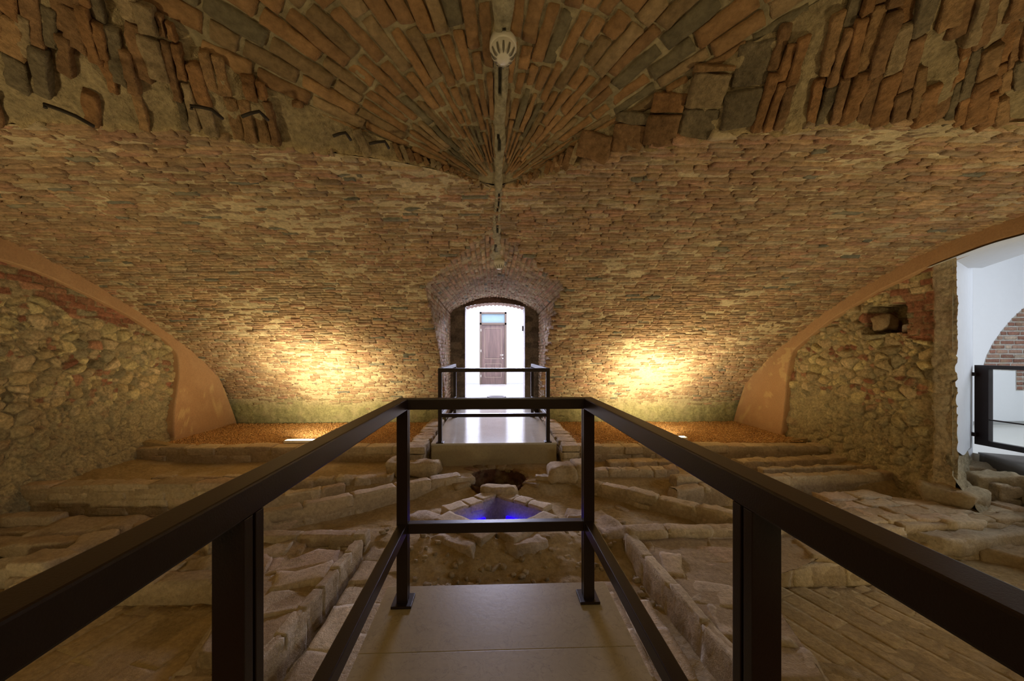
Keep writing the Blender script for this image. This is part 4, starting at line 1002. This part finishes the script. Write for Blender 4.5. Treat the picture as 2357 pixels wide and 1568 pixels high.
# inner walls and floor of the basin
a = Acc(); cor = [np.array(q[:2]) for q in (B0, B3, B2, B1)]
for k in range(4):
    p0, p1 = cor[k], cor[(k+1) % 4]; G = np.array([[(*(p0+(p1-p0)*t_), z) for z in np.linspace(-.95, RZ-.03, 20)] for t_ in np.linspace(0, 1, 40)]); G += (fbm(G, 9, 2)*.008)[..., None]*np.array([.5, .5, 0])
    K = np.array((.40, .36, .30))*(1+.15*fbm(G, 8, 2))[..., None]; a.add(G.reshape(-1, 3), gridF(40, 20, flip=False), K.reshape(-1, 3))
G = np.array([[(*((cor[0]*(1-u_)+cor[1]*u_)*(1-v_)+(cor[3]*(1-u_)+cor[2]*u_)*v_), -.80) for v_ in np.linspace(0, 1, 20)] for u_ in np.linspace(0, 1, 20)]); G[..., 2] += fbm(G, 9, 2)*.01
a.add(G.reshape(-1, 3), gridF(20, 20, flip=True), (.20, .18, .16)); a.build('basin_wall', M['ruin'], bs)
# blue strips on the sides of the basin
def in_wall(p0, p1, t0, t1, z, off=.02):
    p0, p1 = np.array(p0[:2]), np.array(p1[:2]); inn = np.array(bcen); a_ = p0+(p1-p0)*t0; b_ = p0+(p1-p0)*t1
    return a_+(inn-a_)/np.linalg.norm(inn-a_)*off, b_+(inn-b_)/np.linalg.norm(inn-b_)*off
zt_b = -.50
for (pa_, pb_, t0, t1, lb) in ((B0, B1, .30, .93, 'glowing blue light strip on the left inside of the basin'), (B0, B3, .25, .93, 'glowing blue light strip on the right inside of the basin')):
    s0, s1 = in_wall(pa_, pb_, t0, t1, zt_b, .035); mid = (s0+s1)/2; L = np.linalg.norm(s1-s0); an = math.atan2(*(s1-s0)[::-1])
    e = empty('blue_light_strip', (mid[0], mid[1], -.56)); tag(e, lb, 'light strip', 'blue light strips in the basin')
    a = Acc(); dd = (s1-s0)/L; stones(a, [(mid[0], mid[1], -.545)], [(dd[0], dd[1], 0)], [(-dd[1], dd[0], 0)], [(0, 0, 1)], [(L/2, .014, .024)], [(0, 0, .6)], (2, 2, 2), .1, 0, 1, 0)
    a.build('lit_tube', M['blue'], e)
    a = Acc(); stones(a, [(mid[0], mid[1], -.585)], [(dd[0], dd[1], 0)], [(-dd[1], dd[0], 0)], [(0, 0, 1)], [(L/2, .02, .014)], [(.05, .05, .05)], (2, 2, 2), .1, 0, 1, 0)
    a.build('mounting_rail', M['iron'], e)
bl_ = bpy.data.lights.new('blue_glow', 'POINT'); bl_.energy = .8; bl_.color = (.16, .12, 1); bl_.shadow_soft_size = .08
bo = bpy.data.objects.new('blue_glow', bl_); C.objects.link(bo); bo.location = (bcen[0], bcen[1]-.1, -.66)
o = rock('dark_lump', (B0[0]+.0, B0[1]-.25, -.66), (.10, .09, .13), (.012, .012, .012), M['rust'], rough=.02, rnd=.8); tag(o, 'black lump at the bottom of the blue-lit basin', 'stone')  # black lump standing for a lamp housing

# ------------------------------------------------------------ ruins, left half
W = ruin_wall
W('brick_wall_remnant', 'long low brick wall remnant in front of the left earth strip', px_path([(-40, 1114), (250, 1112), (560, 1110)], -.16), -.15, -.54, .19, bl=.42, ch=.075, erode=0, rough=.010, wob=.015)
W('brick_row', 'thin brick row just behind the long left wall remnant', px_path([(355, 1097), (560, 1094)], -.2), -.20, -.30, .10, 'brick row', bl=.3, ch=.1, erode=0)
W('brick_row', 'broken stone row behind the long left diagonal wall, nearer the walkway', px_path([(600, 1110), (720, 1104), (905, 1096)], -.24), -.22, -.36, .14, 'brick row', bl=.24, ch=.14, erode=.1, rough=.016, tilt=.08)
W('diagonal_wall', 'long pale stone wall slanting up from the left toward the well', px_path([(470, 1222), (630, 1178), (780, 1148), (913, 1118), (1000, 1102), (1060, 1093)], -.24), -.22, -.46, .13, bl=.46, ch=.12, erode=.0, rough=.010, wob=.01, tilt=.02)
W('brick_row', 'short brick row lying behind the left slanting wall', px_path([(560, 1160), (640, 1140), (795, 1116)], -.26), -.245, -.40, .11, 'brick row', bl=.36, ch=.14, erode=0, tilt=.02)
o = rock('loose_stone', (*P(960, 1068, -.16)[:2], -.21), (.27, .14, .09), (.40, .31, .18), rough=.025, rnd=.5, seg=(12, 8, 6)); tag(o, 'flat stacked stone left of the far walkway block', 'stone')
o = rock('loose_stone', (*P(912, 1062, -.14)[:2], -.20), (.10, .16, .085), (.44, .35, .22), rough=.015, rnd=.4); tag(o, 'small squared stone beside the flat stacked stone, farther left', 'stone')
o = rock('loose_stone', (*P(1290, 1075, -.15)[:2], -.21), (.16, .17, .10), (.40, .31, .19), rough=.018, rnd=.55, seg=(10, 8, 6)); tag(o, 'rounded block standing right of the far walkway block', 'stone')
o = rock('loose_stone', (*P(1335, 1070, -.14)[:2], -.21), (.10, .20, .11), (.42, .33, .20), rough=.015, rnd=.4); tag(o, 'taller squared block at the corner of the right flank wall', 'stone')
o = rock('loose_stone', (*P(1055, 1105, -.3)[:2], -.30), (.17, .10, .05), (.45, .38, .28), rough=.012, rnd=.3, rot=.3); tag(o, 'flat pale slab at the well end of the left slanting wall', 'stone')
o = rock('dressed_stone', (*P(82, 1182, -.32)[:2], -.385), (.245, .075, .06), (.42, .34, .24), rough=.005, rnd=.3, seg=(10, 5, 4), corner=.03); tag(o, 'long dressed stone block lying alone by the left wall remnant', 'stone')
o = rock('dressed_stone', (*P(-12, 1185, -.34)[:2], -.40), (.12, .07, .05), (.40, .32, .22), rough=.006, rnd=.4); tag(o, 'end of a dressed stone cut by the left picture edge', 'stone')
def slab_rock(px, py, zt, hx, hy, hz, lb, rot=0, col=(.42, .33, .22), rough=.02, rnd=.35, name='flat_stone'):
    q = P(px, py, zt); o = rock(name, (q[0], q[1], zt-hz), (hx, hy, hz), col, rough=rough, rnd=rnd, rot=rot, seg=(16, 11, 6), corner=.18, nscale=6); tag(o, lb, 'stone'); return o
slab_rock(205, 1203, -.37, .46, .17, .09, 'broad rough flat stone behind the handrail at the left, below the long wall remnant', .1)
slab_rock(40, 1216, -.40, .30, .08, .07, 'low flat stone at the left picture edge below the dressed block', .0)
slab_rock(70, 1243, -.40, .42, .10, .06, 'pale thin slab in the left rubble above the two cut blocks', .05)
slab_rock(105, 1278, -.36, .20, .12, .12, 'squared cut block with a light right side in the left rubble', -.1, (.46, .38, .27), .010, .3)
slab_rock(15, 1295, -.40, .16, .09, .09, 'cracked cut block at the left picture edge below the thin slab', .1, (.45, .38, .28), .012, .3)
slab_rock(215, 1240, -.37, .13, .17, .10, 'tilted pale stone just above the left handrail', .5, (.46, .38, .28))
slab_rock(75, 1318, -.46, .12, .09, .07, 'small knobbly stone between the cut blocks and the left handrail', .3)
slab_rock(330, 1200, -.40, .22, .12, .07, 'rough stone half hidden behind the left handrail', -.2)
W('brick_row', 'straight brick row crossing left of the near post toward the walkway', px_path([(470, 1232), (640, 1229), (848, 1226)], -.31), -.295, -.50, .12, 'brick row', bl=.42, ch=.10, erode=0, rough=.006, tilt=.012, wob=.004)
lx = lambda px, py, z: P(px, py, z)[:2]
paving('rubble_platform', 'rough plastered platform between the near left post and the left channel', [lx(560, 1247, -.37), (-1.16, 3.08), (-1.18, 2.35), (-1.2, 2.0), (-1.55, 2.0), (-1.75, 2.70), lx(560, 1300, -.37)], .25, .42, .24, -.36, .08, .004, .022, .022, 'platform', wob=.03)
W('edge_brick_wall', 'narrow wall of bricks on edge along the left side of the left channel', [(-1.10, 3.12), (-1.13, 2.6), (-1.17, 2.05), (-1.25, 1.6)], -.31, -.55, .07, 'low wall', bl=.21, ch=.24, erode=0, rough=.008, wob=.006, tilt=.02)
W('step_kerb', 'brick step above the left tiled floor', [(-3.3, 2.76), (-1.62, 2.76)], -.365, -.53, .17, 'step', bl=.34, ch=.17, erode=0, rough=.005, wob=.004, tilt=.012)
paving('rubble_fill', 'broken rubble strip behind the left brick step', [(-3.2, 2.86), (-3.2, 3.15), (-1.9, 3.12), (-1.9, 2.86)], 0, .25, .16, -.41, .08, .01, .03, .03, 'rubble', miss=.15)
TC = [(.46, .34, .17), (.42, .31, .15), (.50, .38, .20)]
paving('tiled_floor', 'worn tile floor in the lower left corner below the brick step', [(-5.0, 1.3), (-5.0, 2.68), (-1.75, 2.68), (-1.35, 1.3)], math.pi/2-.28, .40, .18, -.518, .05, .003, .0015, .0012, 'floor', cols=TC, rnd=.05, bed=-.0004)
W('rough_wall_stub', 'rough stone wall stub slanting to the bottom edge left of the near post', [(-1.62, 2.45), (-1.50, 2.0), (-1.42, 1.4)], -.42, -.55, .24, bl=.45, ch=.13, erode=0, rough=.02, tilt=.05)
paving('channel_ledge', 'brick ledge between the left channel and the near walkway', [(-.97, 3.36), (-.84, 3.36), (-.62, 2.7), (-.60, 1.2), (-1.05, 1.2), (-1.0, 2.3)], math.pi/2, .34, .17, -.44, .12, .006, .010, .012, 'ledge')
# ------------------------------------------------------------ ruins, centre
def shard(px, py, zt, hx, hy, hz, rot, lb, col=(.44, .36, .27)): return slab_rock(px, py, zt-.01, hx*.93, hy*.9, hz, lb, rot, col, .024, .45, 'stone_shard')
shard(1052, 1240, -.38, .22, .10, .05, -.55, 'long broken slab in front of the basin, left of its near corner')
shard(1215, 1243, -.38, .20, .12, .06, .35, 'broad broken slab in front of the basin, right of its near corner')
shard(1155, 1285, -.47, .19, .05, .05, .85, 'narrow upright shard in the earth before the basin')
shard(1390, 1200, -.36, .12, .30, .08, .25, 'long flat slab right of the basin beside the railing post')
shard(1330, 1180, -.35, .14, .11, .06, -.4, 'squared slab at the right corner of the basin')
shard(985, 1190, -.36, .20, .11, .06, -.45, 'flat slab at the left corner of the basin beside the railing post')
shard(1445, 1178, -.38, .05, .22, .05, .45, 'thin curved stone in the hollow right of the basin')
shard(1425, 1245, -.45, .08, .09, .06, .1, 'small stone at the head of the right channel')
# scattered clods of earth
a = Acc(); N = 260; c = np.stack([RNG.uniform(-1.0, 1.3, N), RNG.uniform(2.1, 3.5, N), np.zeros(N)], -1); c[:, 2] = ground(c[:, 0], c[:, 1])+.012
sz = RNG.uniform(.008, .03, (N, 1))*np.array([1, .8, .6]); an = RNG.rand(N)*6.28
stones(a, c, np.stack([np.cos(an), np.sin(an), 0*an], -1), np.stack([-np.sin(an), np.cos(an), 0*an], -1), np.tile((0, 0, 1), (N, 1)), sz, pal(N, [(.34, .26, .15), (.42, .34, .22)], [2, 1]), (3, 3, 3), .7, .006, 30, .1, .1)
o = a.build('earth_clods', M['dirt']); tag(o, 'small clods of earth strewn in the pit before the near walkway', 'earth', kind='stuff')
# ------------------------------------------------------------ ruins, right half
W('diagonal_wall', 'long pale stone wall slanting down to the right from the well', px_path([(1235, 1098), (1330, 1102), (1430, 1124), (1550, 1152), (1665, 1178), (1800, 1212)], -.26), -.24, -.46, .13, bl=.42, ch=.12, erode=0, rough=.012, wob=.01, tilt=.02)
W('brick_row', 'short brick row just behind the right slanting wall', px_path([(1545, 1128), (1610, 1122), (1720, 1125)], -.28), -.25, -.42, .14, 'brick row', bl=.34, ch=.16, erode=0, rough=.012)
W('brick_row', 'row of rounded stones above the right slanting wall, left of the near right post', px_path([(1548, 1099), (1620, 1098), (1720, 1094)], -.22), -.205, -.40, .14, 'brick row', bl=.36, ch=.18, erode=0, rough=.014)
W('brick_row', 'low brick row crossing behind the handrail right of the far walkway', px_path([(1340, 1082), (1440, 1081), (1560, 1080)], -.22), -.20, -.38, .16, 'brick row', bl=.20, ch=.17, erode=0, rough=.014, tilt=.05)
W('brick_row', 'rough stone row just below the right kerb', px_path([(1395, 1064), (1500, 1062), (1600, 1060)], -.24), -.215, -.36, .2, 'brick row', bl=.32, ch=.14, erode=0, rough=.018, tilt=.05)
W('brick_wall_remnant', 'two-course brick wall with squared top bricks on the right', px_path([(1680, 1100), (1800, 1096), (1950, 1090), (2085, 1084)], -.20), -.185, -.40, .15, bl=.26, ch=.095, erode=0, rough=.009, wob=.01, tilt=.02)
W('brick_row', 'ragged mortar ridge behind the two-course brick wall', px_path([(1750, 1078), (1900, 1073), (2140, 1070)], -.17), -.165, -.32, .08, 'brick row', bl=.5, ch=.14, erode=0, rough=.02, tilt=.03)
W('brick_row', 'wide flat stone row below the right kerb near the rubble wall', px_path([(1690, 1062), (1850, 1056), (2012, 1050)], -.2), -.18, -.34, .22, 'brick row', bl=.42, ch=.15, erode=0, rough=.016, tilt=.03)
W('brick_row', 'flat brick row at the right end of the two-course wall', px_path([(2095, 1098), (2200, 1092)], -.24), -.225, -.44, .17, 'brick row', bl=.34, ch=.1, erode=0, rough=.008)
W('crumbled_wall', 'crumbled wall running from the white pillar toward the right picture edge', px_path([(2090, 1052), (2160, 1068), (2240, 1096), (2330, 1125)], -.14), -.12, -.5, .2, bl=.32, ch=.13, erode=.15, rough=.028, tilt=.10, wob=.05)
slab_rock(2265, 1068, -.08, .32, .16, .10, 'broken mortar heap below the white pillar', -.5, (.38, .31, .21), .04)
slab_rock(2160, 1042, -.04, .26, .14, .16, 'sloping rubble mass at the foot of the right pier', -.3, (.36, .29, .19), .04)
slab_rock(2030, 1030, -.08, .20, .10, .12, 'rubble stones at the foot of the right wall', .2, (.38, .31, .19), .035)
paving('paved_platform', 'rough paved platform lit violet on the right', [lx(1885, 1141, -.30), lx(2020, 1138, -.30), lx(2400, 1172, -.30), (4.9, 3.3), lx(2357, 1197, -.30), lx(1965, 1203, -.30)], .04, .40, .20, -.30, .08, .004, .016, .010, 'platform', wob=.02)
W('platform_edge', 'straight brick edge of the paved platform on the right', [lx(1960, 1196, -.30), lx(2357, 1190, -.30)], -.285, -.50, .12, 'low wall', bl=.34, ch=.11, erode=0, rough=.010, tilt=.02)
slab_rock(2250, 1212, -.34, .62, .16, .10, 'broad rough slab at the right picture edge below the paved platform', .05, (.42, .35, .25), .028)
slab_rock(2210, 1238, -.42, .50, .12, .08, 'lower flat slab stepping down below the broad rough slab', -.05, (.40, .31, .19), .02)
slab_rock(2330, 1262, -.44, .22, .15, .10, 'angular rubble at the right picture edge above the handrail', .4, (.38, .29, .17), .03)
W('brick_row', 'brick row at the back edge of the right block platform', px_path([(1440, 1222), (1560, 1218), (1760, 1214), (1900, 1212)], -.30), -.28, -.45, .13, 'brick row', bl=.38, ch=.16, erode=0, rough=.012, tilt=.02)
paving('block_platform', 'cracked stone platform right of the right channel', [(1.20, 3.12), (2.75, 3.12), (2.75, 2.85), (1.95, 2.84), (1.72, 2.4), (1.6, 1.7), (1.32, 1.7), (1.26, 2.1)], -.28+math.pi, .46, .27, -.335, .08, .004, .018, .012, 'platform', wob=.025)
W('edge_brick_wall', 'narrow wall of large bricks on edge along the right channel', [(1.165, 3.14), (1.185, 2.7), (1.22, 2.25), (1.27, 1.6)], -.31, -.57, .08, 'low wall', bl=.44, ch=.26, erode=0, rough=.007, wob=.006, tilt=.012)
W('step_kerb', 'brick step above the right tiled floor', [(1.80, 2.80), (2.95, 2.80)], -.36, -.53, .17, 'step', bl=.38, ch=.17, erode=0, rough=.006, wob=.004, tilt=.012)
paving('tiled_floor', 'worn tile floor of long narrow tiles in the lower right corner', [(1.70, 2.71), (5.0, 2.71), (5.0, 1.3), (1.45, 1.3), (1.55, 1.9)], math.pi/2+.33, .30, .15, -.518, .05, .004, .0012, .0008, 'floor', cols=TC, rnd=.06, bed=-.0004)
paving('channel_ledge', 'brick ledge between the right channel and the near walkway', [(.66, 2.75), (.92, 2.75), (1.0, 2.2), (1.12, 1.2), (.66, 1.2)], math.pi/2, .30, .19, -.45, .12, .006, .010, .015, 'ledge', miss=.08)
slab_rock(2200, 1118, -.14, .24, .16, .20, 'brown rubble heap filling the corner between the right pier and the white reveal', .3, (.36, .29, .18), .04)
slab_rock(2290, 1092, -.06, .20, .12, .14, 'jagged mortar lump leaning against the sill under the glass barrier', -.4, (.38, .31, .20), .035)
